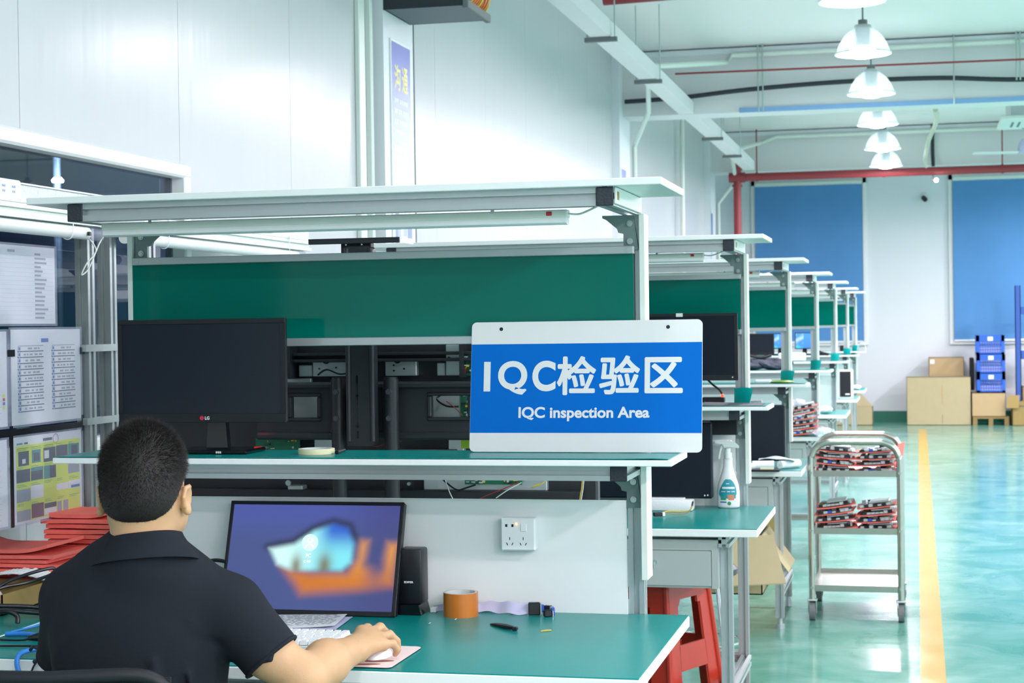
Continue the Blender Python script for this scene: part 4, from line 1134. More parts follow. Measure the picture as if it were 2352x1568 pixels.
part('black_tape', b, 'black', t, 0)
q = (3.70, 4.098, 1.19, 1.45)
t, pg = doc('document_sheet', 'white sheet in a sleeve cut off by the left picture edge, upper one', *q, grp='documents taped to the wall bench')
b = MB()
for r in range(12): on_doc(b, 0, *q, .1, .9, .1 + r * .06, .103 + r * .06)
for r, mm in enumerate((1, 2, 3, 1)): on_doc(b, 0, *q, .92, .95, .2 + r * .04, .23 + r * .04, mm, 1)
part('print', b, ['inklight', 'yellowprint', 'inkblue', 'logo_red'], pg, 0)
q = (3.70, 4.092, 0.93, 1.168)
t, pg = doc('document_sheet', 'white sheet in a sleeve cut off by the left picture edge, lower one', *q, grp='documents taped to the wall bench')
b = MB()
for r in range(12): on_doc(b, 0, *q, .1, .9, .1 + r * .06, .103 + r * .06)
part('print', b, 'inklight', pg, 0)

# ------------------------------------------------------------------ large display on a stand behind the first bench
t = thing('television_stand', 'large opened display on a black stand seen from behind, past the first bench', 'television', (-1.47, 4.58, 0))
def bx(name, q, y0, y1, m, bev=0.0, label=None, par=None):
    b = MB().box(q[0], q[1], y0, y1, q[2], q[3], bev=bev); return part(name, b, m, par or t, 35, label)
bd = bx('display_panel', (-2.16, -0.86, 0.93, 1.575), 4.66, 4.70, 'tv_black', 0.006)
b = MB()
for z0, z1 in ((1.363, 1.372), (1.345, 1.354), (0.962, 0.986), (1.555, 1.575)): b.box(-2.15, -0.90, 4.615, 4.66, z0, z1, bev=0.002)
b.box(-1.735, -1.725, 4.60, 4.66, 1.30, 1.40); b.box(-1.232, -1.222, 4.60, 4.66, 1.30, 1.40)
part('ribs', b, 'tv_black', bd)
def plate(q, m='sheetmetal', y=4.635):
    return bx('metal_plate', q, y, 4.66, m, 0.002, None, bd)
plate((-1.671, -1.543, 1.305, 1.352)); plate((-1.456, -1.365, 1.305, 1.352)); plate((-1.280, -1.238, 1.305, 1.391)); plate((-1.715, -1.674, 1.305, 1.338), y=4.64); plate((-1.307, -1.283, 1.305, 1.341), y=4.64)
plate((-1.670, -1.596, 1.04, 1.128)); plate((-1.276, -1.232, 1.09, 1.130)); plate((-1.349, -0.997, 0.986, 1.06)); plate((-1.746, -1.702, 0.983, 0.997), y=4.62)
plate((-1.73, -1.60, 1.16, 1.26)); plate((-1.32, -1.24, 1.17, 1.27)); plate((-1.78, -1.68, 1.14, 1.3), y=4.645)
b = MB()
for x, z in ((-1.63, 1.352), (-1.42, 1.352)): 
    b.prism([(x + .012 * math.cos(a * PI / 12), z - .012 * math.sin(a * PI / 12)) for a in range(13)], 'y', 4.633, 4.636)
for x, z in ((-1.65, 1.327), (-1.60, 1.33), (-1.43, 1.32), (-1.43, 1.335), (-1.27, 1.355), (-1.40, 1.325)): b.cyl((x, 4.634, z), (x, 4.63, z), 0.0025, n=8)
part('plate_holes', b, 'black', bd)
def pcb(q, m='pcb', y=4.63):
    o = bx('circuit_board', q, y, y + 0.003, m, 0, None, bd)
    rn = random.Random(int(q[0] * 1000)); b = MB()
    for i in range(14):
        w, h = rn.uniform(.003, .012), rn.uniform(.002, .006)
        x = rn.uniform(q[0], q[1] - w); z_ = rn.uniform(q[2], q[3] - h)
        b.box(x, x + w, y - rn.uniform(.003, .012), y, z_, z_ + h, rn.choice((0, 0, 1, 2)))
    part('components', b, ['chip', 'black', 'yellow'], o, 0)
pcb((-1.230, -1.196, 1.305, 1.368)); pcb((-1.226, -1.064, 1.004, 1.022), y=4.62); pcb((-1.795, -1.70, 1.06, 1.16), y=4.60); pcb((-1.238, -1.18, 1.185, 1.262)); pcb((-1.84, -1.755, 1.07, 1.13), y=4.62); pcb((-1.42, -1.25, 1.06, 1.1), 'pcb_dark')
bx('red_component', (-1.230, -1.221, 1.31, 1.327), 4.622, 4.632, 'redwire', 0, None, bd); bx('yellow_board', (-1.230, -1.199, 1.105, 1.130), 4.60, 4.63, 'lime', 0, 'lime yellow circuit board', bd)
bx('lead_light', (-1.805, -1.78, 1.1915, 1.1945), 4.52, 4.53, 'led_red', 0, 'glowing red standby light', bd)
b = MB().cyl((-1.737, 4.61, 1.006), (-1.737, 4.60, 1.006), 0.008); b.cyl((-1.388, 4.63, 1.004), (-1.388, 4.62, 1.004), 0.005); part('screw', b, 'bolt', bd)
b = MB()
for pts, mm in (([(-1.285, 4.62, 1.255), (-1.30, 4.61, 1.24), (-1.27, 4.60, 1.222), (-1.235, 4.60, 1.22)], 0), ([(-1.65, 4.62, 1.31), (-1.62, 4.61, 1.325), (-1.58, 4.61, 1.312), (-1.53, 4.6, 1.32)], 0),
                ([(-1.29, 4.62, 1.018), (-1.26, 4.6, 1.0), (-1.24, 4.6, 0.99), (-1.22, 4.6, 0.995), (-1.19, 4.6, 1.005)], 0), ([(-1.28, 4.61, 1.02), (-1.265, 4.6, 0.985), (-1.255, 4.6, 0.965)], 1), ([(-1.07, 4.6, 1.012), (-1.11, 4.59, 0.995), (-1.16, 4.59, 0.975), (-1.19, 4.59, 0.96)], 2),
                ([(-1.06, 4.6, 1.012), (-1.10, 4.59, 0.99), (-1.13, 4.59, 0.97)], 1), ([(-1.01, 4.6, 1.008), (-1.03, 4.59, 1.0), (-1.0, 4.59, 1.01), (-0.985, 4.6, 1.03)], 3), ([(-0.89, 4.6, 1.03), (-0.893, 4.6, 1.0), (-0.9, 4.6, 0.96)], 3), ([(-0.886, 4.6, 1.03), (-0.889, 4.6, 1.0), (-0.896, 4.6, 0.96)], 1),
                ([(-1.52, 4.6, 1.12), (-1.48, 4.6, 1.11), (-1.45, 4.6, 1.115), (-1.40, 4.6, 1.125)], 2), ([(-1.27, 4.6, 1.235), (-1.24, 4.59, 1.215), (-1.225, 4.6, 1.195)], 2)):
    b.tube(pts, 0.0014 if mm else 0.0026, 6, mm, smooth=5)
part('wiring', b, ['black', 'ivory', 'redwire', 'yellow'], bd)
# mounting plate with two window cut-outs
b = MB()
pz0, pz1, px0, px1 = 1.133, 1.292, -1.80, -1.11
wins = ((-1.695, -1.62, 1.194, 1.252), (-1.292, -1.19, 1.195, 1.253))
xs = [px0, wins[0][0], wins[0][1], wins[1][0], wins[1][1], px1]
for i in (0, 2, 4): b.box(xs[i], xs[i + 1], 4.53, 4.545, pz0 + .018, pz1 - .018)
for w in wins: b.box(w[0], w[1], 4.53, 4.545, pz0 + .018, w[2]); b.box(w[0], w[1], 4.53, 4.545, w[3], pz1 - .018)
b.box(px0, px1, 4.515, 4.55, pz0, pz0 + .02, bev=.006); b.box(px0, px1, 4.515, 4.55, pz1 - .02, pz1, bev=.006)
for w in wins:
    for q in ((w[0] - .012, w[1] + .012, w[3], w[3] + .010), (w[0] - .012, w[1] + .012, w[2] - .010, w[2]), (w[0] - .012, w[0], w[2], w[3]), (w[1], w[1] + .012, w[2], w[3])): b.box(q[0], q[1], 4.522, 4.532, q[2], q[3], bev=.003)
mp = part('mounting_plate', b, 'tv_black', t)
for x in (-1.56, -1.41):
    b = MB().box(x - .014, x + .014, 4.50, 4.545, 1.15, 1.28, bev=.003); part('clamp', b, 'tv_black', mp)
# twin columns and the wide middle post
for x in (-1.545, -1.395):
    b = MB().cyl((x, 4.49, 0.06), (x, 4.49, 1.30), 0.0205, n=24); b.cyl((x, 4.49, 1.30), (x, 4.49, 1.306), 0.018, n=24)
    for zz in (1.275, 1.245, 1.185, 1.155): b.cyl((x, 4.49, zz), (x, 4.49, zz + 0.002), 0.0216, n=24)
    c = part('column', b, 'tv_black', t)
    b = MB()
    for zz in (1.267, 1.195): b.cyl((x, 4.470, zz), (x, 4.464, zz), 0.0085, n=6); b.cyl((x, 4.464, zz), (x, 4.462, zz), 0.005, n=12)
    part('hex_bolt', b, 'hexblack', c)
b = MB().prism(rrect(-1.506, -1.427, 1.122, 1.66, 0.012), 'y', 4.44, 4.475)
for xx in (-1.500, -1.433): b.cyl((xx, 4.442, 1.135), (xx, 4.442, 1.655), 0.007, n=12)
c = part('camera_post', b, 'tv_black', t)
b = MB(); b.box(-1.4755, -1.4725, 4.437, 4.441, 1.142, 1.162); b.box(-1.4755, -1.4725, 4.437, 4.441, 1.29, 1.312); b.box(-1.4745, -1.4735, 4.438, 4.441, 1.17, 1.29)
for zz in (1.175, 1.258): b.cyl((-1.474, 4.441, zz), (-1.474, 4.435, zz), 0.0035, n=10)
part('slot', b, 'gloss', c)
b = MB(); b.box(-1.522, -1.437, 4.46, 4.49, 1.62, 1.672, bev=.002); b.box(-1.608, -1.35, 4.44, 4.446, 1.668, 1.682, bev=.0015); b.box(-1.608, -1.35, 4.44, 4.56, 1.680, 1.683)
sh = part('camera_shelf', b, 'tv_black', t)
b = MB()
for xx in (-1.50, -1.455): b.cyl((xx, 4.44, 1.665), (xx, 4.437, 1.665), 0.0022, n=8)
b.box(-1.35, -1.348, 4.44, 4.565, 1.668, 1.683)
part('bright_edge', b, 'sheetmetal', sh)
b = MB()
for x in (-1.545, -1.395): b.box(x - .03, x + .03, 4.2, 4.95, 0.03, 0.07, bev=.005)
b.box(-1.62, -1.32, 4.45, 4.53, 0.05, 0.09, bev=.005)
for x in (-1.545, -1.395):
    for y in (4.23, 4.92): b.cyl((x - .012, y, 0.02), (x + .012, y, 0.02), 0.02, n=14)
part('stand_base', b, 'tv_black', t)
# ------------------------------------------------------------------ things on and under the second bench
t = thing('display_panel', 'large black display panel leaning behind the white foam block on the second desk', 'display', (-1.2, 6.39, 0.7525))
b = MB().box(-1.66, -0.745, 6.375, 6.412, 0.793, 1.075, bev=0.006); c = part('casing', b, 'screen', t)
b = MB().box(-1.65, -0.754, 6.3735, 6.375, 0.812, 1.065); part('screen', b, 'screen', c, 0)
b = MB(); b.box(-0.777, -0.772, 6.372, 6.374, 0.803, 0.808); b.box(-0.766, -0.761, 6.372, 6.374, 0.804, 0.809); part('maker_marks', b, 'ivory', c, 0)
b = MB().box(-1.45, -1.2, 6.36, 6.5, 0.7525, 0.766, bev=.004); b.box(-1.35, -1.29, 6.41, 6.43, 0.7525, 0.95); part('foot', b, 'dark', t)
b = MB().box(-1.02, -0.815, 6.32, 6.40, 0.7525, 0.7925, bev=0.005, seg=2); b.box(-1.0, -.845, 6.325, 6.37, .792, .7985, bev=.003)
solo('foam_block', b, 'foam', 'white foam block on the second desk in front of the black display', 'foam block', (-0.91, 6.35, 0.7525))
b = MB().box(-0.762, -0.66, 6.45, 6.465, 1.024, 1.086, bev=.002); solo('leaning_board', b, 'dark', 'dark grey board under the middle shelf above the spray bottle', 'board', (-0.71, 6.457, 1.024))
# connector lead
t = thing('connector_lead', 'yellow and black wire lead with black connector on the second desk', 'cable', (-0.91, 6.13, 0.7525))
z = 0.7525
b = MB()
b.tube([(-0.905, 6.13, z + .008), (-0.885, 6.16, z + .016), (-0.85, 6.20, z + .012), (-0.82, 6.21, z + .012), (-0.805, 6.22, z + .02), (-0.80, 6.22, z + .04)], .0022, 6, 0, smooth=6)
b.tube([(-0.905, 6.125, z + .006), (-0.88, 6.15, z + .010), (-0.85, 6.18, z + .004), (-0.815, 6.20, z + .008), (-0.803, 6.215, z + .03), (-0.798, 6.22, z + .05)], .0018, 6, 1, smooth=6)
part('wires', b, ['yellow', 'kraft'], t)
b = MB(); b.T = Matrix.Translation((-0.908, 6.125, z + .009)) @ Matrix.Rotation(0.5, 4, 'Z'); b.box(-.022, .01, -.008, .008, -.007, .007, bev=.002); part('connector', b, 'black', t)
b = MB(); b.T = Matrix.Translation((-0.908, 6.125, z + .009)) @ Matrix.Rotation(0.5, 4, 'Z'); b.box(.0105, .02, -.007, .007, -.0075, .006, bev=.001); part('white_tip', b, 'white', t)
b = MB().cyl((-0.802, 6.217, z + .03), (-0.799, 6.22, z + .046), .0035, n=8); part('black_sleeve', b, 'black', t)
# spray bottle
t = thing('spray_bottle', 'white trigger spray bottle with teal label on the second desk', 'bottle', (-0.697, 6.46, 0.7525))
cx, cy, z0 = -0.697, 6.46, 0.7525
def bot(u, v):
    th = 2 * PI * u
    prof = [(0, .0), (.036, .0), (.0415, .004), (.0425, .03), (.0420, .06), (.039, .085), (.031, .11), (.022, .135), (.0175, .155), (.0165, .175), (.0175, .182), (.0165, .186)]
    i = min(int(v * (len(prof) - 1)), len(prof) - 2); k = v * (len(prof) - 1) - i
    r = prof[i][0] * (1 - k) + prof[i + 1][0] * k; zz = prof[i][1] * (1 - k) + prof[i + 1][1] * k
    lean = 0.008 * ss2(.10, .15, zz) * 0
    return (cx + r * math.cos(th) + lean, cy + r * 0.62 * math.sin(th), z0 + zz)
b = MB().grid(bot, 36, 44); bd = part('bottle_body', b, 'white', t, 50)
M['mistwhite'] = mat('frosted_white', 'DDE9E6', 0.3, vary=0.02)
b = MB().cyl((cx, cy, z0 + .184), (cx, cy, z0 + .206), .0155, n=24); b.cyl((cx, cy, z0 + .2), (cx, cy, z0 + .222), .0115, n=20); part('collar', b, 'mistwhite', t)
b = MB().prism([(cx - .048, z0 + .247), (cx - .044, z0 + .252), (cx - .01, z0 + .254), (cx + .012, z0 + .250), (cx + .030, z0 + .240), (cx + .042, z0 + .228), (cx + .040, z0 + .222), (cx + .012, z0 + .228), (cx - .012, z0 + .224), (cx - .018, z0 + .236), (cx - .046, z0 + .242)], 'y', cy - .011, cy + .011); b.cyl((cx - .048, cy, z0 + .246), (cx - .056, cy, z0 + .246), .006, n=12); hd = part('spray_head', b, 'mistwhite', t)
b = MB().tube([(cx - .018, cy, z0 + .236), (cx - .026, cy, z0 + .22), (cx - .031, cy, z0 + .20), (cx - .034, cy, z0 + .182)], [.006, .0055, .005, .0045], 10); part('trigger', b, 'mistwhite', hd)
b = MB()
def onb(x, zz):
    # front surface of the body at height zz
    prof = [(.036, .0), (.0415, .004), (.0425, .03), (.0420, .06), (.039, .085), (.031, .11), (.022, .135)]
    r = .03
    for (ra, za), (rb_, zb) in zip(prof[:-1], prof[1:]):
        if za <= zz <= zb: r = ra + (rb_ - ra) * (zz - za) / (zb - za)
    k = max(0.0, 1 - (x / r) ** 2)
    return cy - r * .62 * math.sqrt(k) - 0.0005
def lab(zlo, zhi, wfn, m, off=0.0, n=10, nx=10):
    def fn(u, v):
        zz = zlo + v * (zhi - zlo); w0, w1 = wfn(zz)
        x = w0 + u * (w1 - w0)
        return (cx + x, onb(x, zz) - off, z0 + zz)
    b.grid(fn, nx, n, m)
def wl(zz):
    w = .035 if zz < .055 else .035 * math.sqrt(max(0.02, 1 - ((zz - .055) / .055) ** 2))
    return (max(-w, -.036) * (1 - .25 * ss2(.055, .1, zz)), w)
lab(.010, .108, wl, 1)
lab(.05, .107, lambda q: tuple(v * .93 for v in wl(q)), 0, .0002)
lab(.036, .052, lambda q: (-.033 + .5 * (.052 - q), .030), 0, .0003)
lab(.072, .079, lambda q: (-.020, .026), 1, .0005); lab(.0605, .063, lambda q: (-.024, -.008), 1, .0005); lab(.0605, .063, lambda q: (-.002, .010), 1, .0005); lab(.0605, .063, lambda q: (.014, .027), 1, .0005); lab(.09, .0925, lambda q: (-.006, .006), 1, .0005)
lab(.030, .050, lambda q: (-.002 + .3 * (.050 - q), .024), 2, .0005); lab(.030, .038, lambda q: (-.026, -.006), 3, .0005); lab(.020, .025, lambda q: (-.028, -.004), 4, .0005)
pts = [(cx + .006 + .007 * math.cos(a * PI / 10), onb(.006, .018) - .0008, z0 + .018 + .007 * math.sin(a * PI / 10)) for a in range(20)]
b._add(pts, [tuple(range(20))], 5)
part('label', b, ['label_teal', 'white', 'orangeprint', 'greentag', 'inkblue', 'greentag'], bd, 60)
# dark sheet and cable block on the second bench's middle shelf
def dsh(u, v): return (-0.72 - .25 * (1 - u) + u * .165, 6.285 + v * .16 - .01 * u, 1.140 + .002 * math.sin(u * 5) + .004 * v)
b = MB().slab(dsh, 14, 6, (0, 0, .0025)); solo('dark_grey_sheet', b, 'greypad', 'dark grey sheet lying on the middle shelf just past the sign', 'sheet', (-0.72, 6.35, 1.1395))
b = MB().box(-0.80, -0.715, 6.36 + .16, 6.41 + .16, 1.1395, 1.162, bev=.004)
b.tube([(-0.722, 6.54, 1.17), (-0.735, 6.54, 1.19), (-0.76, 6.54, 1.21), (-0.79, 6.54, 1.24)], .004, 8, 0, smooth=5); b.sphere((-0.722, 6.53, 1.168), .006, 8, 1)
solo('cable_block', b, ['dark', 'led_red'], 'black cable block with red tip behind the sign on the second shelf', 'power block', (-0.76, 6.55, 1.1395))

# red plastic stool: tapered shell with openings
def stool():
    t = thing('plastic_stool', 'red plastic stool pushed under the drawer of the second bench', 'stool', (-0.9365, 6.1435, 0))
    cx, cy, H = -0.9365, 6.1435, 0.535
    rot = -0.40
    def P(sx, sy, z, inset=0.0):
        k = z / H
        h = (0.19 - 0.05 * k) - inset
        x, y = sx * h, sy * h
        return (cx + x * math.cos(rot) - y * math.sin(rot), cy + x * math.sin(rot) + y * math.cos(rot), z)
    b = MB()
    def seat(u, v):
        a, c = u * 2 - 1, v * 2 - 1
        # rounded square
        s = 1 - 0.12 * (abs(a) ** 6) * (abs(c) ** 6)
        return P(a * s, c * s, H - 0.004 * (1 - max(abs(a), abs(c)) ** 4))
    b.slab(seat, 14, 14, (0, 0, -0.012)); part('seat', b, 'redplastic', t, 50)
    # each side wall is a frame: two slanted legs, a top band and a lower bar
    sides = [((-1, -1), (1, -1)), ((1, -1), (1, 1)), ((1, 1), (-1, 1)), ((-1, 1), (-1, -1))]
    def wall(u, z, s, ins):
        (ax, ay), (bx_, by) = s
        return P(ax + (bx_ - ax) * u, ay + (by - ay) * u, z, ins)
    def quad(b, s, u0l, u0h, u1l, u1h, zl, zh):
        # piece of the side wall between heights zl..zh, u varies linearly, with thickness
        n = 6
        for i in range(n):
            k0, k1 = i / n, (i + 1) / n
            za, zb = zl + (zh - zl) * k0, zl + (zh - zl) * k1
            ua0, ua1 = u0l + (u0h - u0l) * k0, u1l + (u1h - u1l) * k0
            ub0, ub1 = u0l + (u0h - u0l) * k1, u1l + (u1h - u1l) * k1
            o = [wall(ua0, za, s, 0), wall(ua1, za, s, 0), wall(ub1, zb, s, 0), wall(ub0, zb, s, 0)]
            q = [wall(ua0, za, s, .008), wall(ua1, za, s, .008), wall(ub1, zb, s, .008), wall(ub0, zb, s, .008)]
            b._add(o + q, [(0, 1, 2, 3), (7, 6, 5, 4), (0, 4, 5, 1), (1, 5, 6, 2), (2, 6, 7, 3), (3, 7, 4, 0)])
    for s in sides:
        b = MB()
        quad(b, s, 0, 0, 1, 1, H - 0.062, H - 0.004)
        quad(b, s, 0, 0, .22, .24, 0.0, H - 0.062); quad(b, s, .78, .76, 1, 1, 0.0, H - 0.062)
        quad(b, s, .22, .22, .78, .78, 0.225, 0.315)
        for u0, u1 in ((.24, .30), (.76, .70)): quad(b, s, min(u0, u1), min(u0, u1) if u0 < .5 else .70, max(u0, u1) if u0 > .5 else .25, max(u0, u1), H - .085, H - .062)
        part('side_frame', b, 'redplastic', t, 25)
    b = MB()
    for sx, sy in ((-1, -1), (1, -1), (1, 1), (-1, 1)):
        b.tube([P(sx * .985, sy * .985, 0.0), P(sx * .985, sy * .985, H * .5), P(sx * .98, sy * .98, H - .012)], .012, 10)
    part('corner_post', b, 'redplastic', t, 50)
    b = MB().box(cx - .1, cx + .1, cy - .006, cy + .006, .27, .31); part('inner_web', b, 'redplastic', t)
stool()
# chromed stool frame with a round foot ring
t = thing('metal_stool', 'stool with thin chromed legs and round foot ring behind the red one', 'stool', (-0.86, 6.75, 0))
for k in range(4):
    a = PI / 4 + k * PI / 2
    b = MB().tube([(-0.86 + .19 * math.cos(a), 6.75 + .19 * math.sin(a), 0), (-0.86 + .13 * math.cos(a), 6.75 + .13 * math.sin(a), .46)], .008, 8); part('leg', b, 'chrome', t)
b = MB().tube([(-0.86 + .173 * math.cos(i * PI / 18), 6.75 + .173 * math.sin(i * PI / 18), .20) for i in range(36)], .006, 8, closed=True); part('foot_ring', b, 'chrome', t)
b = MB().lathe([(0, .455), (.15, .455), (.165, .465), (.165, .485), (.15, .50), (0, .505)], (-0.86, 6.75, 0), 32); part('seat', b, 'black', t)
# cardboard on the rails and floor under the third bench
def carton(name, lab, x0, x1, y0, y1, z0, z1, flap=None, m='card', marks=(), grp=None, tape=False):
    t = thing(name, lab, 'box', ((x0 + x1) / 2, (y0 + y1) / 2, z0), grp)
    b = MB(); th = .006
    b.box(x0, x1, y0, y1, z0, z0 + th); b.box(x0, x1, y0, y0 + th, z0, z1); b.box(x0, x1, y1 - th, y1, z0, z1); b.box(x0, x0 + th, y0, y1, z0, z1); b.box(x1 - th, x1, y0, y1, z0, z1)
    c = part('carton_walls', b, m, t, 0)
    if flap:
        for (p, q, d1) in flap:
            b = MB(); p, q, d1 = Vector(p), Vector(q), Vector(d1)
            b.slab(lambda u, v: tuple(p + (q - p) * u + d1 * v), 2, 2, (0.0, 0.0, 0.005)); part('flap', b, m, c, 0)
    else:
        b = MB().box(x0, x1, y0, y1, z1 - th, z1); part('lid', b, m, c, 0)
    if marks:
        b = MB()
        for (mx, mz, mw, mh, mi) in marks: b.box(mx, mx + mw, y0 - .002, y0 - .0005, mz, mz + mh, mi)
        part('sticker', b, ['white', 'tape', 'ink'], c, 0)
    return t
carton('cardboard_box', 'open cardboard box with its flap hanging down under the third bench', -1.05, -0.71, 7.98, 8.40, 0.1905, 0.46, [((-0.98, 7.99, .440), (-0.655, 7.95, .468), (.07, -.20, -.19)), ((-0.71, 7.98, .455), (-0.71, 8.40, .455), (.12, 0, -.16))], 'card_light')
carton('cardboard_box', 'tall brown carton in the shade beneath the fourth bench', -1.05, -0.79, 10.58, 10.95, 0.0, 0.60, None, 'kraft', ((-.84, .42, .03, .06, 1),))
# ------------------------------------------------------------------ third bench and beyond
t = thing('display_panel', 'big black display panel under the middle shelf of the third bench', 'display', (-1.1, 8.40, 0.7525))
b = MB().box(-1.6, -0.628, 8.38, 8.42, 0.775, 1.045, bev=.006); c = part('casing', b, 'screen', t)
b = MB().box(-1.59, -0.638, 8.3785, 8.38, 0.79, 1.03); part('screen', b, 'screen', c, 0)
b = MB().box(-1.2, -1.0, 8.36, 8.5, .7525, .776, bev=.003); part('foot', b, 'dark', t)
DK = DY[2]
for i, (x, y, r, l, a, lab) in enumerate(((-0.715, 8.16, .020, .10, .15, 'white paper roll nearest the post on the third desk'), (-0.60, 8.24, .019, .13, .9, 'white paper roll at the outer end of the third desk'), (-0.775, 8.10, .017, .06, .1, 'short white roll at the left on the third desk'))):
    dx, dy = math.cos(a) * l / 2, math.sin(a) * l / 2
    b = MB(); b.cyl((x - dx, y - dy, .754 + r), (x + dx, y + dy, .754 + r), r, n=20); b.cyl((x - dx * 1.01, y - dy * 1.01, .754 + r), (x + dx * 1.01, y + dy * 1.01, .754 + r), r * .4, n=12, m=1)
    solo('paper_roll', b, ['foam', 'ivory'], lab, 'roll', (x, y, .7525), 'white rolls on the third desk')
def wp(u, v): return (-0.74 + .17 * u, 8.19 + .09 * v, .794 + .009 * math.sin(PI * u) - .006 * u * u + .003 * math.sin(9 * u + 4 * v))
b = MB().slab(wp, 16, 6, (0, 0, .003)); solo('draped_sheet', b, 'paper', 'white sheet draped over the rolls on the third desk', 'sheet', (-0.65, 8.25, .79))
b = MB().box(-0.76, -0.63, 8.03, 8.10, .7525, .762, bev=.001); b.box(-.72, -.66, 8.05, 8.08, .762, .768, 1); solo('dark_tray', b, ['dark', 'cream'], 'flat dark tray with pale parts at the front of the third desk', 'tray', (-0.7, 8.06, .7525))
b = MB().lathe([(0, 0), (.05, .0), (.066, .006), (.04, .012), (0, .014)], (-0.668, 8.74, 1.1395), 24); solo('lime_pouch', b, 'lime', 'flat lime green pouch on the middle shelf of the third bench', 'pouch', (-0.668, 8.74, 1.1395), smooth=60)
b = MB().box(-0.80, -0.72, 8.70, 8.76, 1.1395, 1.156, bev=.005); solo('white_packet', b, 'foam', 'small white packet left of the lime pouch on the third shelf', 'packet', (-0.76, 8.73, 1.1395))
# crumpled cloths on the fourth shelf
def blob(c, rx, ry, rz, seed, n=28):
    rn = random.Random(seed); ph = [rn.uniform(0, 6) for _ in range(6)]
    def fn(u, v):
        t_, p = 2 * PI * u, PI * v
        k = 1 + .06 * math.sin(13 * t_ + 5 * p + ph[4]) * math.sin(p) + .14 * math.sin(3 * t_ + ph[0] + 2 * p) + .09 * math.sin(5 * t_ + ph[1]) * math.sin(4 * p + ph[2]) + .05 * math.sin(9 * t_ + 7 * p + ph[3])
        return (c[0] + rx * k * math.sin(p) * math.cos(t_), c[1] + ry * k * math.sin(p) * math.sin(t_), c[2] + max(0.0, rz * (1 - math.cos(p)) * .5 * k * 1.0))
    return MB().grid(fn, n, n // 2)
for i, (x, w, lab) in enumerate(((-1.05, .115, 'left crumpled charcoal cloth on the fourth middle shelf'), (-0.90, .10, 'right crumpled charcoal cloth on the fourth middle shelf'))):
    solo('crumpled_cloth', blob((x, 11.18, 1.1395), w, .075, .062, 5 + i, 44), 'cloth', lab, 'cloth', (x, 11.18, 1.1395), 'charcoal cloths on the fourth shelf', smooth=60)
b = MB().box(-1.07, -0.86, 13.66, 13.76, 1.1395, 1.205, bev=.008); solo('white_case', b, 'white', 'long white case on the fifth middle shelf before the blue screens', 'case', (-.965, 13.71, 1.1395))
b = MB().box(-1.4, -1.10, 13.6, 13.66, 1.1395, 1.165, bev=.006); b.tube([(-1.35, 13.6, 1.17), (-1.3, 13.58, 1.19), (-1.2, 13.6, 1.175), (-1.12, 13.62, 1.19)], .012, 8, smooth=5); solo('tool_bundle', b, 'dark', 'dark bundle of tools on the fifth shelf left of the white case', 'tools', (-1.25, 13.62, 1.1395))
b = MB().tube([(-.94, 16.0, 1.15), (-.9, 16.0, 1.18), (-.85, 16.02, 1.16), (-.80, 16.0, 1.15)], .014, 8, smooth=5); b.box(-.93, -.8, 15.97, 16.03, 1.1395, 1.155); solo('cable_heap', b, 'dark', 'dark heap of cables on the sixth middle shelf', 'cable', (-.87, 16, 1.1395))
b = MB().box(-.80, -.70, 18.4, 18.44, 1.1395, 1.20, bev=.004); solo('black_box', b, 'dark', 'small black box on the farthest middle shelf', 'box', (-.75, 18.42, 1.1395))
b = MB().tube([(-.62, 18.4, 1.145), (-.60, 18.4, 1.21), (-.55, 18.4, 1.215), (-.53, 18.4, 1.15)], .003, 6, smooth=5); solo('thin_wire_loop', b, 'ivory', 'thin wire loop on the outer end of the farthest shelf', 'wire', (-.58, 18.4, 1.1395))

# ------------------------------------------------------------------ foam trays and circuit boards
def board_proto(w, d, seed, pale=False):
    rn = random.Random(seed)
    t = thing('circuit_board', '', 'circuit board', (0, 0, 0))
    b = MB().box(-w / 2, w / 2, -d / 2, d / 2, 0.0, 0.002); p = part('board', b, 'pcb_dark', t, 0)
    b = MB()
    for i in range(26):
        a, c, h = rn.uniform(.006, .03), rn.uniform(.006, .03), rn.uniform(.004, .016)
        x = rn.uniform(-w / 2, w / 2 - a); y = rn.uniform(-d / 2, d / 2 - c)
        b.box(x, x + a, y, y + c, .002, .002 + h, rn.choice((0, 0, 0, 1, 2, 2, 3)))
    for i in range(7):
        x = -w / 2 + .012 + i * (w - .03) / 7; b.box(x, x + .018, -d / 2 - .002, -d / 2 + .016, .002, .002 + rn.uniform(.006, .014), rn.choice((0, 0, 4, 1)))
    part('components', b, ['chip', 'black', 'sheetmetal', 'card_dark', 'blueplug'], p, 0)
    if pale:
        b = MB().box(-w * .2, w * .36, -d * .42, d * .1, .014, .024, bev=.003); part('heat_sink', b, 'sheetmetal', p)
    return t
def foam_proto(w, d):
    t = thing('foam_tray', '', 'foam sheet', (0, 0, 0))
    def fn(u, v):
        return ((u - .5) * w, (v - .5) * d, .004 * (2 * u - 1) ** 2 + .003 * math.sin(v * 5))
    b = MB().slab(fn, 10, 6, (0, 0, .005)); part('sheet', b, 'red', t)
    return t
pb = [board_proto(.178, .26, 1, True), board_proto(.172, .26, 2), board_proto(.17, .25, 9, True)]
fp = foam_proto(.19, .27)
used = {}
def place(proto, loc, rx, ry, rz, lab, grp):
    k = proto.name
    o = proto if k not in used else copy_tree(proto)
    used[k] = 1
    o.location = loc; o.rotation_euler = (rx, ry, rz); o['label'] = lab; o['group'] = grp
    return o
ORD = ['lowest', 'second from the bottom', 'third from the bottom', 'fourth from the bottom', 'fifth from the bottom', 'sixth from the bottom']
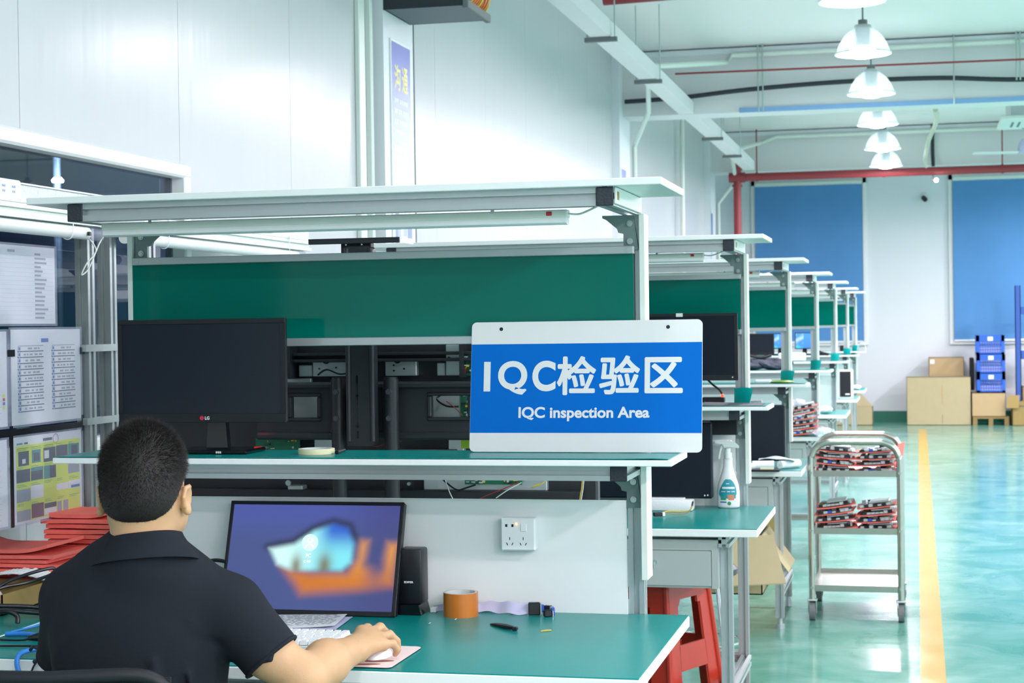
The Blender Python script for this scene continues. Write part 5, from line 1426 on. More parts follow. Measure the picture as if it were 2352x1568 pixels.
def pile(cx, cy, z, n, ry, where, seed, step=.031, rz=0.0, off=0):
    rn = random.Random(seed)
    for i in range(n):
        zz = z + i * step
        a = ry + rn.uniform(-.02, .02) + .018 * i * (1 if ry >= 0 else -1)
        place(fp, (cx + rn.uniform(-.006, .006), cy, zz + abs(math.sin(a)) * .095), 0, a, rz + rn.uniform(-.06, .06), 'red foam sheet, %s in the %s' % (ORD[i], where), 'red foam sheets of the ' + where)
        place(pb[(i + off) % 3], (cx + rn.uniform(-.008, .008), cy - .006, zz + .0085 + abs(math.sin(a)) * .095), 0, a, rz + rn.uniform(-.05, .05), 'circuit board, %s in the %s' % (ORD[i], where), 'circuit boards of the ' + where)

# ------------------------------------------------------------------ stainless trolley
t = thing('steel_trolley', 'three tier stainless steel trolley standing in the aisle', 'trolley', (-0.305, 8.74, 0))
cx0, cx1, cy0, cy1 = -0.526, -0.080, 8.44, 9.06
for z in (0.141, 0.418, 0.695):
    b = MB(); h = .030
    b.box(cx0 + .026, cx1 - .026, cy0 + .012, cy0 + .016, z, z + h); b.box(cx0 + .026, cx1 - .026, cy1 - .016, cy1 - .012, z, z + h)
    b.box(cx0 + .012, cx0 + .016, cy0 + .02, cy1 - .02, z, z + h); b.box(cx1 - .016, cx1 - .012, cy0 + .02, cy1 - .02, z, z + h)
    b.box(cx0 + .014, cx1 - .014, cy0 + .014, cy1 - .014, z + .004, z + .008); part('tray', b, 'steel', t)
for y in (cy0 + .013, cy1 - .013):
    pts = [(cx0 + .013, y, .105), (cx0 + .013, y, .73), (cx0 + .018, y, .79), (cx0 + .04, y, .835), (cx0 + .085, y, .858), (cx0 + .13, y, .862), (cx1 - .13, y, .862), (cx1 - .085, y, .858), (cx1 - .04, y, .835), (cx1 - .018, y, .79), (cx1 - .013, y, .73), (cx1 - .013, y, .105)]
    b = MB().tube(pts, .0155, 14, smooth=5); part('handle_frame', b, 'steel', t, 60)
for x in (cx0 + .013, cx1 - .013):
    for y in (cy0 + .013, cy1 - .013):
        b = MB()
        s = -1 if y < 8.7 else 1
        for z in (.16, .437, .714): b.cyl((x, y + s * .013, z), (x, y + s * .019, z), .0075, n=10); 
        part('bolt', b, 'chrome', t)
        b = MB(); b.cyl((x, y, .10), (x, y, .125), .014, n=12); b.box(x - .024, x + .024, y - .024, y + .024, .096, .104, bev=.002)
        for q in (-.020, .018): b.prism([(y - .020, .098), (y + .020, .098), (y + .026, .04), (y + .004, .034)], 'x', x + q, x + q + .002)
        c = part('caster', b, 'sheetmetal', t)
        b = MB().cyl((x - .014, y + .012, .046), (x + .014, y + .012, .046), .046, n=28); b.cyl((x - .017, y + .012, .046), (x + .017, y + .012, .046), .02, n=16); part('wheel', b, 'rubber', c)
zt = .703
pile(-.405, 8.66, zt, 4, .05, 'left pile on the trolley top tray', 21, .032, .05)
pile(-.205, 8.66, zt, 4, -.02, 'right pile on the trolley top tray', 22, .032, -.05, 1)
pile(-.405, 8.66, .426, 4, -.08, 'left pile on the trolley middle tray', 23, .033, .04, 2)
pile(-.205, 8.66, .426, 4, -.06, 'right pile on the trolley middle tray', 24, .033, -.04)
# upright foam at the back right of the top tray
b = MB().slab(lambda u, v: (-.125 + .03 * u + .02 * v, 8.86 + .16 * u, .705 + v * .12), 3, 3, (.004, .003, 0)); solo('foam_sheet', b, 'red', 'red foam sheet standing upright at the right of the trolley top tray', 'foam sheet', (-.12, 8.9, .705))
# pile on the fourth bench
pile(-.69, 10.68, .7525, 6, -.10, 'pile on the fourth desk', 31, .029, .02, 1)
solo('clear_bag', blob((-.565, 10.55, .7525), .055, .09, .05, 3), 'clear', 'clear plastic bag on the fourth desk at the foot of the pile', 'bag', (-.565, 10.55, .7525), smooth=60)
solo('clear_bag', blob((-.715, 10.62, .925), .05, .07, .045, 4), 'clear', 'clear plastic bag on top of the pile on the fourth desk', 'bag', (-.715, 10.62, .93), smooth=60)
solo('white_bag', blob((-.69, 13.25, .7525), .055, .06, .05, 8), 'foam', 'small white bag lying on the fifth desk', 'bag', (-.69, 13.25, .7525), smooth=60)
solo('white_bag', blob((-.62, 17.85, .7525), .05, .05, .045, 9), 'foam', 'small white bag lying on the farthest desk', 'bag', (-.62, 17.85, .7525), smooth=60)
# white framed device on the sixth desk
t = thing('framed_device', 'black device in a white frame standing on end on the sixth desk', 'device', (-.635, 15.75, .7525))
b = MB().box(-.695, -.572, 15.72, 15.82, .7525, 1.013, bev=.004); c = part('frame', b, 'white', t)
b = MB().box(-.687, -.590, 15.712, 15.721, .775, 1.0); part('front', b, 'dark', c)
b = MB().box(-.640, -.600, 15.708, 15.7125, .79, .803, bev=.003); part('badge', b, 'ivory', c)
# ------------------------------------------------------------------ back of the hall
carton('cardboard_box', 'biggest flat faced carton standing on the floor at the back wall', -0.165, 0.70, 24.62, 25.0, 0.0, 0.668, None, 'card_light', ((0.313, .30, .004, .25, 1), (0.313, .02, .004, .13, 2)))
carton('cardboard_box', 'smaller carton standing behind and above the biggest one, with a white sticker', 0.14, 0.62, 25.02, 25.3, 0.0, 0.93, None, 'card', ((.16, .84, .06, .06, 0),))
carton('cardboard_box', 'carton under the blue crates at the back wall', 0.71, 1.16, 24.60, 25.0, 0.12, 0.445, None, 'card')
t = thing('pallet', 'dark wooden pallet under the crate carton at the back wall', 'pallet', (.95, 24.8, 0))
b = MB(); b.box(.72, 1.2, 24.58, 25.0, .09, .118); [b.box(x, x + .06, 24.58, 25.0, 0, .09) for x in (.72, .93, 1.14)]; part('boards', b, 'card_dark', t, 0)
carton('cardboard_box', 'low carton at the right picture edge below the blue post', 1.24, 1.75, 24.5, 24.9, 0.0, 0.33, [((1.18, 24.5, .41), (1.34, 24.5, .41), (-.02, -.05, -.17))], 'kraft', ((1.33, .26, .12, .012, 2),))
carton('cardboard_box', 'upper carton at the right picture edge beside the blue post', 1.40, 1.9, 24.95, 25.25, 0.0, 0.52, None, 'card')
carton('cardboard_box', 'carton with a raised sloping flap at the back wall, left of the aisle', -1.15, -0.63, 24.62, 25.0, 0.0, 0.26, [((-1.15, 24.7, .26), (-0.63, 24.7, .26), (-.28, .14, .30))], 'card_light')
# flat dark panels leaning beside the crates
b = MB().box(.70, .755, 24.9, 25.3, 0.47, .92, bev=.01); solo('leaning_board', b, 'dark', 'dark board leaning left of the stacked blue crates', 'board', (.73, 25.1, .46))
def crate(z, lab, w=.38, dx=0):
    t = thing('plastic_crate', lab, 'crate', (.97 + dx, 24.80, z), 'stacked blue crates at the back wall')
    x0, x1, y0, y1, h = .97 + dx - w / 2, .97 + dx + w / 2, 24.62, 24.98, .262
    b = MB()
    b.box(x0, x1, y0, y1, z, z + .012)
    for yy in (y0, y1 - .014):
        b.box(x0, x1, yy, yy + .014, z + h - .085, z + h); b.box(x0, x1, yy, yy + .014, z, z + .03)
        b.box(x0, x0 + .045, yy, yy + .014, z, z + h); b.box(x1 - .045, x1, yy, yy + .014, z, z + h)
        for i in range(9): b.box(x0 + .045 + i * (w - .09) / 9 + .012, x0 + .045 + i * (w - .09) / 9 + .02, yy + .002, yy + .01, z, z + h - .08)
        for i in range(3): b.box(x0 + .04, x1 - .04, yy + .003, yy + .011, z + .06 + i * .04, z + .07 + i * .04)
    for xx in (x0, x1 - .014):
        b.box(xx, xx + .014, y0, y1, z + h - .085, z + h); b.box(xx, xx + .014, y0, y1, z, z + .03)
        for i in range(8): b.box(xx + .002, xx + .012, y0 + .02 + i * .042, y0 + .032 + i * .042, z, z + h - .08)
    bd = part('crate_body', b, 'crate', t, 0)
    b = MB().box(.97 + dx - .035, .97 + dx + .035, y0 - .002, y0, z + h - .075, z + h - .02); part('white_sticker', b, 'white', bd, 0)
    b = MB().box(x0 + .02, x1 - .02, y0 + .02, y1 - .02, z + .013, z + .11); part('contents', b, 'lilac', t, 0)
crate(.447, 'blue crate, lowest of the stack of three at the back wall'); crate(.709 + .001, 'blue crate in the middle of the stack of three'); crate(.973, 'blue crate, topmost of the stack of three at the back wall', dx=-.006)
# blue upright of a rack
t = thing('rack_upright', 'tall blue steel rack post at the right picture edge', 'rack', (1.34, 24.8, 0))
b = MB(); b.box(1.303, 1.378, 24.75, 24.76, 0, 1.915); b.box(1.303, 1.313, 24.75, 24.83, 0, 1.915); b.box(1.368, 1.378, 24.75, 24.83, 0, 1.915); part('post', b, 'bluepost', t, 0)
for z, h in ((1.62, .10), (1.02, .12)):
    b = MB().box(1.378, 2.6, 24.755, 24.80, z - h, z, bev=.004); part('beam', b, 'bluepost', t)
b = MB(); b.box(2.6, 2.675, 24.75, 24.83, 0, 1.915); part('post', b, 'bluepost', t, 0)
# camera and small light on the wall
t = thing('wall_camera', 'small dark camera on the back wall between the two blue blinds', 'camera', (.115, YB, 3.2))
b = MB().box(.085, .145, YB - .03, YB, 3.21, 3.27, bev=.006); part('mount', b, 'ivory', t)
b = MB().cyl((.10, YB - .03, 3.2), (.12, YB - .13, 3.17), .035, n=20); part('body', b, 'dark', t)
t = thing('spot_light', 'small lit round fitting under the red pipe by the right blind', 'light', (.23, 21.7, 3.15))
b = MB(); b.cyl((.20, 21.7, 3.22), (.20, 21.7, 3.16), .008, n=8); b.cyl((.20, 21.7, 3.165), (.235, 21.62, 3.15), .026, n=16); h_ = part('housing', b, 'rubber', t)
b = MB().sphere((.238, 21.615, 3.15), .024, 14); part('lens', b, 'bulb', h_)
# red sprinkler pipe along the back wall with its riser
t = thing('sprinkler_pipe', 'thick red pipe crossing the hall above the blue blinds, with a riser', 'pipe', (-2.18, 21.7, 0))
b = MB().cyl((-2.27, 21.7, 3.268), (8.98, 21.7, 3.268), .05, n=20); part('main_pipe', b, 'redpipe', t)
b = MB().cyl((-2.18, 21.7, 0), (-2.18, 21.7, 3.45), .048, n=20); part('riser', b, 'redpipe', t)
for x in (-1.95, 1.0, -.4, 3.0):
    b = MB(); b.cyl((x, 21.7, 3.268), (x + .03, 21.7, 3.268), .058, n=20); b.cyl((x + .015, 21.7, 3.3), (x + .015, 21.7, ZC), .008, n=8); part('pipe_hanger', b, 'redpipe', t)
for z in (3.36, 3.15, 3.42):
    b = MB().cyl((-2.18, 21.7, z), (-2.18, 21.7, z + .03), .064, n=20); part('flange', b, 'redpipe', t)
b = MB().cyl((-2.28, 21.7, 3.268), (-2.08, 21.7, 3.268), .063, n=20); part('tee', b, 'redpipe', t)
b = MB().tube([(.20, 21.86, ZC), (.20, 21.86, 3.5), (.205, 21.8, 3.34)], .022, 8); solo('dark_conduit', b, 'cap', 'short dark conduit dropping to the red pipe near the right blind', 'conduit', (.20, 21.86, 3.34))

# ------------------------------------------------------------------ overhead services
# trunking along the left wall on hanging trapezes
t = thing('cable_trunking', 'pale cable trunking running along under the ceiling by the left wall', 'trunking', (-1.95, 12, 3.29))
b = MB().box(-2.03, -1.90, -6, 21.0, 3.295, 3.40); part('trunk', b, 'beam', t, 0)
for y in (8.95, 10.98, 12.98, 17.19, 19.05):
    b = MB().box(-2.07, -1.86, y - .02, y + .02, 3.265, 3.293); hg = part('hanger_bar', b, 'rubber', t, 0)
    b = MB(); b.cyl((-1.875, y, 3.27), (-1.875, y, ZC), .005, n=6); b.cyl((-2.055, y, 3.27), (-2.055, y, ZC), .005, n=6); part('hanger_rod', b, 'bolt', hg)
def pipe(name, lab, pts, r, m, cat='pipe', grp=None, smooth=0, n=10):
    b = MB().tube(pts, r, n, smooth=smooth); return solo(name, b, m, lab, cat, pts[0], grp, 50)
W2 = XW + 0.07
pipe('white_conduit', 'white conduit bending up from the second wall column to the beam', [(-2.5, 15.62, 0.0), (-2.5, 15.62, 3.07), (-2.27, 15.0, 3.30), (-2.12, 14.0, 3.42), (-2.05, 13.4, 3.44), (-1.98, 13.3, 3.44), (-1.6, 15.12, 3.72), (-1.55, 15.13, 3.78), (2, 15.13, 3.78)], .022, 'ivory', grp='white conduits by the left wall')
pipe('white_conduit', 'straight white conduit coming down the left wall between second and third columns', [(-2.52, 19.1, 3.78), (-2.52, 19.05, 2.4), (-2.52, 19.05, 0.0)], .024, 'ivory', grp='white conduits by the left wall')
pipe('white_conduit', 'white conduit bending beside the farthest wall column near the red riser', [(-2.5, 22.42, 0.0), (-2.5, 22.42, 3.0), (-2.25, 22.2, 3.26), (-2.12, 20.6, 3.42), (-2.02, 20.0, 3.44), (-1.9, 21.8, 3.70), (-1.7, 21.82, 3.77), (3, 21.82, 3.77)], .024, 'ivory', grp='white conduits by the left wall')
pipe('red_pipe', 'thin red pipe under the ceiling in front of the near beam', [(-2.04, 15.05, 3.63), (3.5, 15.05, 3.60)], .009, 'redpipe')
pipe('red_pipe', 'thicker red pipe crossing at the top edge of the picture', [(-2.02, 11.4, 3.625), (3.5, 11.4, 3.75)], .05, 'redpipe')
pipe('black_cable', 'thick black cable sagging along the near beam', [(-2.5, 15.12, 3.415), (-2.0, 15.12, 3.43), (-1.4, 15.12, 3.475), (-.6, 15.12, 3.505), (.2, 15.12, 3.50), (.9, 15.12, 3.455), (2.2, 15.12, 3.44)], .021, 'cap', 'cable', smooth=6)
pipe('beige_hose', 'beige hose hanging from the beam beside the ceiling unit', [(.17, 15.6, 3.29), (.19, 16.6, 3.30), (.13, 18.2, 3.29), (.10, 20, 3.26), (.12, 21.6, 3.32)], .022, 'hose', smooth=5)
t = thing('threaded_rods', 'thin threaded hanger rods in front of the near beam', 'rods', (-.5, 15.1, 3.26))
for x in (-1.325, -1.285, .321, .83, .86):
    b = MB().cyl((x, 15.1, 3.27 if x < .5 else 3.45), (x, 15.1, ZC), .007, n=8); part('rod', b, 'bolt', t)
# ceiling cassette unit and ceiling fan at the right
t = thing('ceiling_cassette', 'white slotted ceiling unit at the upper right picture edge', 'air conditioner', (1.2, 17.0, 3.29))
b = MB().box(.77, 1.67, 16.6, 17.5, 3.29, 3.33, bev=.01); c = part('fascia', b, 'ivory', t)
b = MB(); b.box(.88, .90, 16.85, 17.25, 3.286, 3.292); b.box(.94, .96, 16.85, 17.25, 3.286, 3.292); b.box(1.0, 1.45, 16.68, 16.71, 3.286, 3.292); b.box(1.0, 1.45, 17.39, 17.42, 3.286, 3.292); b.box(1.08, 1.4, 16.85, 17.25, 3.286, 3.2915)
part('slots', b, 'rubber', c, 0)
b = MB().box(.85, 1.6, 16.7, 17.4, 3.33, 3.58, bev=.01); part('casing', b, 'sheetmetal', t)
b = MB()
for x in (.9, 1.0, 1.5): b.cyl((x, 16.8, 3.5), (x, 16.8, ZC), .03, n=12)
part('hanger', b, 'ivory', t)
t = thing('ceiling_fan', 'white ceiling fan partly cut off by the right picture edge', 'fan', (1.27, 21.3, 3.3))
b = MB(); b.cyl((1.27, 21.3, 3.80), (1.27, 21.3, ZC), .07, .05, 20); b.cyl((1.27, 21.3, 3.55), (1.27, 21.3, 3.82), .018, n=12); part('down_rod', b, 'lilac', t)
b = MB().lathe([(0, 0), (.05, 0), (.085, -.05), (.10, -.12), (.09, -.17), (0, -.19)], (1.27, 21.3, 3.58), 24); part('motor', b, 'lilac', t)
for k in range(3):
    a = PI + .15 + k * 2 * PI / 3
    b = MB(); b.T = Matrix.Translation((1.27, 21.3, 3.42)) @ Matrix.Rotation(a, 4, 'Z') @ Matrix.Rotation(.12, 4, 'X')
    b.box(.09, .62, -.06, .06, -.004, .004, bev=.003); part('blade', b, 'white', t)

# pendant high-bay lamps: one row over the aisle (and its unseen neighbours that light the hall)
def lamp_proto():
    t = thing('pendant_lamp', '', 'lamp', (0, 0, 0), 'pendant lamps in a row over the aisle')
    prof = [(.19, 0.0), (.186, .012), (.165, .07), (.13, .125), (.085, .165), (.06, .18), (.058, .20)]
    b = MB().lathe(prof + [(r - .003, z) for r, z in reversed(prof)] + [prof[0]], (0, 0, 0), 40); part('shade', b, 'shade', t, 60)
    b = MB().lathe([(.19, -.004), (.198, -.002), (.198, .006), (.19, .008), (.188, .002), (.19, -.004)], (0, 0, 0), 40); part('rim', b, 'white', t, 60)
    b = MB().lathe([(0, -.032), (.06, -.028), (.09, -.012), (.098, .010), (.085, .035), (.05, .05), (0, .05)], (0, 0, 0), 28); part('led_lens', b, 'bulb', t, 60)
    b = MB(); b.cyl((0, 0, .05), (0, 0, .20), .05, n=20); b.cyl((0, 0, .2), (0, 0, .235), .032, n=16); part('lamp_holder', b, 'rubber', t)
    b = MB().cyl((0, 0, .235), (0, 0, ZC - 3.305), .006, n=8); part('suspension', b, 'rubber', t)
    L = bpy.data.lights.new('lamp_light', 'AREA'); L.shape = 'DISK'; L.size = 0.30; L.energy = LAMP_WATT; L.color = LAMP_COLOR
    lo = bpy.data.objects.new('lamp_light', L); C.objects.link(lo); lo.parent = t; lo.location = (0, 0, -.04)
    return t
lamp0 = lamp_proto()
side_light = [q for q in lamp0.children if q.type == 'LIGHT'][0].data.copy(); side_light.energy = LAMP_WATT * 1.3
rear_light = side_light.copy(); rear_light.energy = LAMP_WATT * 2.6
aisle_light = side_light.copy(); aisle_light.energy = LAMP_WATT * 1.6
far_light = side_light.copy(); far_light.energy = LAMP_WATT * 1.9
near_light = side_light.copy(); near_light.energy = LAMP_WATT * 0.25
LN = ['nearest visible pendant lamp, cut off by the top picture edge', 'pendant lamp, second from the top, with its whole grey shade seen', 'pendant lamp, third from the top, just in front of the near beam', 'pendant lamp, fourth from the top, just past the near beam', 'pendant lamp, fifth from the top, the last but one over the aisle', 'pendant lamp, lowest in the picture, the farthest over the aisle']
first = True
for x in (-.35, 3.0, 6.4):
    for i, y in enumerate((-7.2, -5.0, -2.8, -.6, 1.6, 3.75, 5.9, 8.1, 10.26, 12.29, 14.46, 16.72, 19.08, 21.18, 23.6)):  # outermost lamps added to brighten the back wall and surfaces facing the camera
        if x < 0 and i == 14: continue
        o = lamp0 if first else copy_tree(lamp0)
        first = False
        o.location = (x, y, 3.305)
        if x > 0:
            for q in o.children:
                if q.type == 'LIGHT': q.data = far_light if y > 9 else (side_light if y > 2 else rear_light)
        elif i < 8:
            for q in o.children:
                if q.type == 'LIGHT': q.data = near_light
        else:
            for q in o.children:
                if q.type == 'LIGHT': q.data = aisle_light
        if x < 0 and i >= 8: o['label'] = LN[i - 8]
        else:
            o['label'] = 'pendant lamp outside the picture, over the aisle before the visible ones' if x < 0 else ('pendant lamp outside the picture in the %s row' % ('right' if x > 5 else 'middle'))
            o['group'] = 'pendant lamps outside the picture, ' + ('aisle row' if x < 0 else ('right row' if x > 5 else 'middle row'))

# ------------------------------------------------------------------ left wall: cabinet, posters, conduit
t = thing('network_cabinet', 'dark wall cabinet with orange cables at the top of the first wall column', 'cabinet', (-2.3, 8.3, 3.0))
b = MB(); x0, x1, y0, y1, z0 = -2.528, -2.13, 8.11, 8.56, 3.0
b.box(x0, x1, y0, y1, z0, z0 + .006); b.box(x0, x0 + .006, y0, y1, z0, z0 + .4); b.box(x0, x1, y1 - .006, y1, z0, z0 + .4); b.box(x0, x1, y0, y0 + .006, z0, z0 + .4); b.box(x0, x1, y0, y1, z0 + .395, z0 + .4)
c = part('cabinet_body', b, 'cabgrey', t, 0)
b = MB().box(x0 - .001, x1 + .002, y0 - .006, y0 - .001, z0 - .002, z0 + .4); part('side_panel', b, 'cap', t, 0)
b = MB().box(x1, x1 + .03, y0 - .004, y1 + .004, z0 - .012, z0 + .03, bev=.004); part('door_lip', b, 'rubber', t)
b = MB()
rn = random.Random(5)
for k in range(9):
    yy = y0 + .06 + k * .035
    b.tube([(x1 - .06, yy, z0 + .30), (x1 + .03, yy + rn.uniform(-.03, .03), z0 + .2), (x1 + .055, yy + rn.uniform(-.03, .03), z0 + .10), (x1 + .03, yy, z0 + .03), (x1 - .04, yy, z0 + .02)], .006, 6, 0 if k % 4 else 1, smooth=5)
part('fibre_cables', b, ['orange', 'yellow'], t)
b = MB().box(XW + .07, XW + .074, 8.612, 8.622, 0, ZC); trim(b, 'rubber')
b = MB(); b.box(XW, XW + .025, 7.86, 7.95, 0, ZC, bev=.004); b.box(XW, XW + .03, 8.02, 8.06, 0, ZC, bev=.004); trim(b, 'plate')
def poster(lab, y0, y1, z0, z1, full):
    t = thing('wall_poster', lab, 'poster', (XW + .075, (y0 + y1) / 2, z0), 'blue posters on the wall columns')
    xf = XW + .0705
    b = MB().box(xf, xf + .008, y0 - .008, y1 + .008, z0 - .01, z1 + .012, bev=.001); fr = part('frame', b, 'white', t)
    n = 24
    def fn(u, v): return (xf + .0085, y0 + u * (y1 - y0), z0 + v * (z1 - z0))
    b = MB().grid(fn, 1, n)
    o = part('print', b, poster_mat(z1 - z0), fr, 0)
    if full:
        for s, ya in (('\u6c9f', .14), ('\u901a', .54)):
            b = MB(); text(b, s, (xf + .0088, y0 + ya * (y1 - y0), z1 - .235), (0, 1, 0), (0, 0, 1), .30 * (y1 - y0), .125, .0006, 0, .003); part('heading', b, 'posteryellow', fr, 0)
        b = MB()
        for r in range(7):
            u = .13
            while u < (.84 if r < 6 else .7):
                l = rn.uniform(.05, .09); zz = z1 - .30 - r * .052
                xx = xf + .0092
                b._add([(xx, y0 + u * (y1 - y0), zz), (xx, y0 + (u + l) * (y1 - y0), zz), (xx, y0 + (u + l) * (y1 - y0), zz + .022), (xx, y0 + u * (y1 - y0), zz + .022)], [(0, 1, 2, 3)]); u += l + rn.choice((.02, .02, .05))
        part('small_writing', b, 'posterwhite', fr, 0)
        b = MB()
        for (u, w, hh, mm) in ((.08, .22, .34, 0), (.20, .16, .20, 1), (.52, .18, .22, 1), (.74, .24, .27, 0), (.30, .42, .12, 2)):
            xx = xf + .0090 + .0002 * mm
            yc = y0 + (u + w / 2) * (y1 - y0); ww = w * (y1 - y0)
            zb = z1 - 1.05
            b.prism([(yc - ww / 2, zb), (yc + ww / 2, zb), (yc + ww / 2, zb + hh * .6), (yc + ww * .3, zb + hh * .74), (yc - ww * .3, zb + hh * .74), (yc - ww / 2, zb + hh * .6)], 'x', xx, xx + .0001, mm)
            if mm < 2: b.prism([(yc + ww * .24 * math.cos(a * PI / 8), zb + hh * .87 + hh * .16 * math.sin(a * PI / 8)) for a in range(16)], 'x', xx, xx + .0002, 3)
        part('figures', b, ['posterdark', 'postermid', 'paper', 'posterskin'], fr, 0)
def poster_mat(h):
    m = bpy.data.materials.new('poster_print'); m.use_nodes = True
    nt = m.node_tree; b = nt.nodes['Principled BSDF']; b.inputs['Roughness'].default_value = .35
    tc = nt.nodes.new('ShaderNodeTexCoord'); sx = nt.nodes.new('ShaderNodeSeparateXYZ'); cr = nt.nodes.new('ShaderNodeValToRGB')
    nt.links.new(tc.outputs['Generated'], sx.inputs[0]); nt.links.new(sx.outputs['Z'], cr.inputs['Fac'])
    e = cr.color_ramp.elements; e[0].position = .30; e[0].color = lin('CFE6F5'); e[1].position = .95; e[1].color = lin('5B70C0')
    q = cr.color_ramp.elements.new(.55); q.color = lin('86A4DC')
    nt.links.new(cr.outputs['Color'], b.inputs['Base Color'])
    return m
M['posterdark'] = mat('poster_grey_blue', '7F93B8', .5, vary=.05); M['postermid'] = mat('poster_soft_grey', 'A9B8CE', .5, vary=.05); M['posterskin'] = mat('poster_figure_tone', 'C9BDBA', .5, vary=.05)
poster('tall blue poster with yellow characters on the first wall column', 8.205, 8.525, 1.82, 2.865, True)
poster('small blue poster on the second wall column', 15.04, 15.27, 2.2, 2.82, False)
poster('narrow blue poster on the farthest wall column', 21.78, 21.95, 2.1, 2.84, False)
# ------------------------------------------------------------------ the seated man
class Field:
    """a smooth solid made of round cones and ellipsoids, meshed as one closed surface"""
    def __init__(self, lo, hi, h):
        self.lo = np.array(lo, float); self.h = h
        self.n = np.ceil((np.array(hi) - self.lo) / h).astype(int) + 1
        self.d = np.full(self.n, 1.0, np.float32)
    def sub(self, lo, hi):
        a = np.clip(np.floor((np.array(lo) - self.lo) / self.h).astype(int), 0, self.n - 1)
        b = np.clip(np.ceil((np.array(hi) - self.lo) / self.h).astype(int) + 1, 1, self.n)
        sl = tuple(slice(i, j) for i, j in zip(a, b))
        g = np.meshgrid(*[self.lo[i] + self.h * np.arange(a[i], b[i]) for i in range(3)], indexing='ij')
        return sl, np.stack(g, -1)
    def put(self, lo, hi, fn, k, op):
        sl, p = self.sub(lo, hi)
        e = fn(p).astype(np.float32); d = self.d[sl]
        if op == '+':
            if k > 0:
                t = np.clip(.5 + .5 * (d - e) / k, 0, 1); self.d[sl] = d * (1 - t) + e * t - k * t * (1 - t)
            else: self.d[sl] = np.minimum(d, e)
        else:
            e = -e
            if k > 0:
                t = np.clip(.5 - .5 * (d - e) / k, 0, 1); self.d[sl] = d * (1 - t) + e * t + k * t * (1 - t)
            else: self.d[sl] = np.maximum(d, e)
    def cone(self, a, b, ra, rb, k=.015, op='+', cut=None):
        a, b = np.array(a, float), np.array(b, float); m = max(ra, rb) + .05
        def fn(p):
            ab = b - a; t = np.clip(((p - a) @ ab) / max(ab @ ab, 1e-9), 0, 1)
            d = np.linalg.norm(p - (a + t[..., None] * ab), axis=-1) - (ra + (rb - ra) * t)
            if cut is not None: d = np.maximum(d, (p - np.array(cut[0])) @ np.array(cut[1]))
            return d
        self.put(np.minimum(a, b) - m, np.maximum(a, b) + m, fn, k, op)
    def ell(self, c, r, R=None, k=.015, op='+'):
        c, r = np.array(c, float), np.array(r, float); m = r.max() + .05
        R = np.eye(3) if R is None else R
        def fn(p):
            q = (p - c) @ R
            k0 = np.linalg.norm(q / r, axis=-1); k1 = np.linalg.norm(q / (r * r), axis=-1)
            return k0 * (k0 - 1) / np.maximum(k1, 1e-6)
        self.put(c - m, c + m, fn, k, op)
    def mesh(self, smooth=2):
        V = self.d; s = V < 0
        n = V.shape
        c = np.zeros(tuple(x - 1 for x in n), np.int8)
        for i in (0, 1):
            for j in (0, 1):
                for k in (0, 1): c += s[i:n[0] - 1 + i, j:n[1] - 1 + j, k:n[2] - 1 + k]
        act = (c > 0) & (c < 8)
        idx = np.full(act.shape, -1, np.int64); cells = np.argwhere(act); idx[act] = np.arange(len(cells))
        acc = np.zeros((len(cells), 3)); cnt = np.zeros(len(cells))
        I, J, K = cells.T
        for ax in range(3):
            o = [q for q in range(3) if q != ax]
            for u in (0, 1):
                for v in (0, 1):
                    off = [0, 0, 0]; off[o[0]] = u; off[o[1]] = v
                    a = V[I + off[0], J + off[1], K + off[2]]
                    off2 = off[:]; off2[ax] = 1
                    b = V[I + off2[0], J + off2[1], K + off2[2]]
                    x = (a < 0) != (b < 0)
                    t = np.where(x, a / np.where(np.abs(a - b) < 1e-9, 1e-9, a - b), 0)
                    pt = np.tile(np.array(off, float), (len(cells), 1)); pt[:, ax] += t
                    acc[x] += pt[x]; cnt[x] += 1
        P = self.lo + self.h * (cells + acc / np.maximum(cnt, 1)[:, None])
        F = []
        for ax in range(3):
            o = [q for q in range(3) if q != ax]
            lo = [slice(None)] * 3; hi = [slice(None)] * 3
            lo[ax] = slice(0, n[ax] - 1); hi[ax] = slice(1, n[ax])
            x = s[tuple(lo)] != s[tuple(hi)]
            E = np.argwhere(x)
            ok = (E[:, o[0]] > 0) & (E[:, o[1]] > 0) & (E[:, o[0]] < n[o[0]] - 1) & (E[:, o[1]] < n[o[1]] - 1)
            E = E[ok]
            ins = s[E[:, 0], E[:, 1], E[:, 2]]
            def cell(du, dv):
                q = E.copy(); q[:, o[0]] += du; q[:, o[1]] += dv
                return idx[q[:, 0], q[:, 1], q[:, 2]]
            Q = np.stack([cell(-1, -1), cell(0, -1), cell(0, 0), cell(-1, 0)], 1)
            flip = ins if ax != 1 else ~ins
            Q[~flip] = Q[~flip][:, ::-1]
            F.append(Q)
        F = np.concatenate(F)
        for _ in range(smooth):
            A = np.zeros_like(P); N_ = np.zeros(len(P))
            for a, b in ((0, 1), (1, 2), (2, 3), (3, 0)):
                np.add.at(A, F[:, a], P[F[:, b]]); np.add.at(A, F[:, b], P[F[:, a]]); np.add.at(N_, F[:, a], 1); np.add.at(N_, F[:, b], 1)
            P = P * .4 + .6 * A / np.maximum(N_, 1)[:, None]
        return P, F

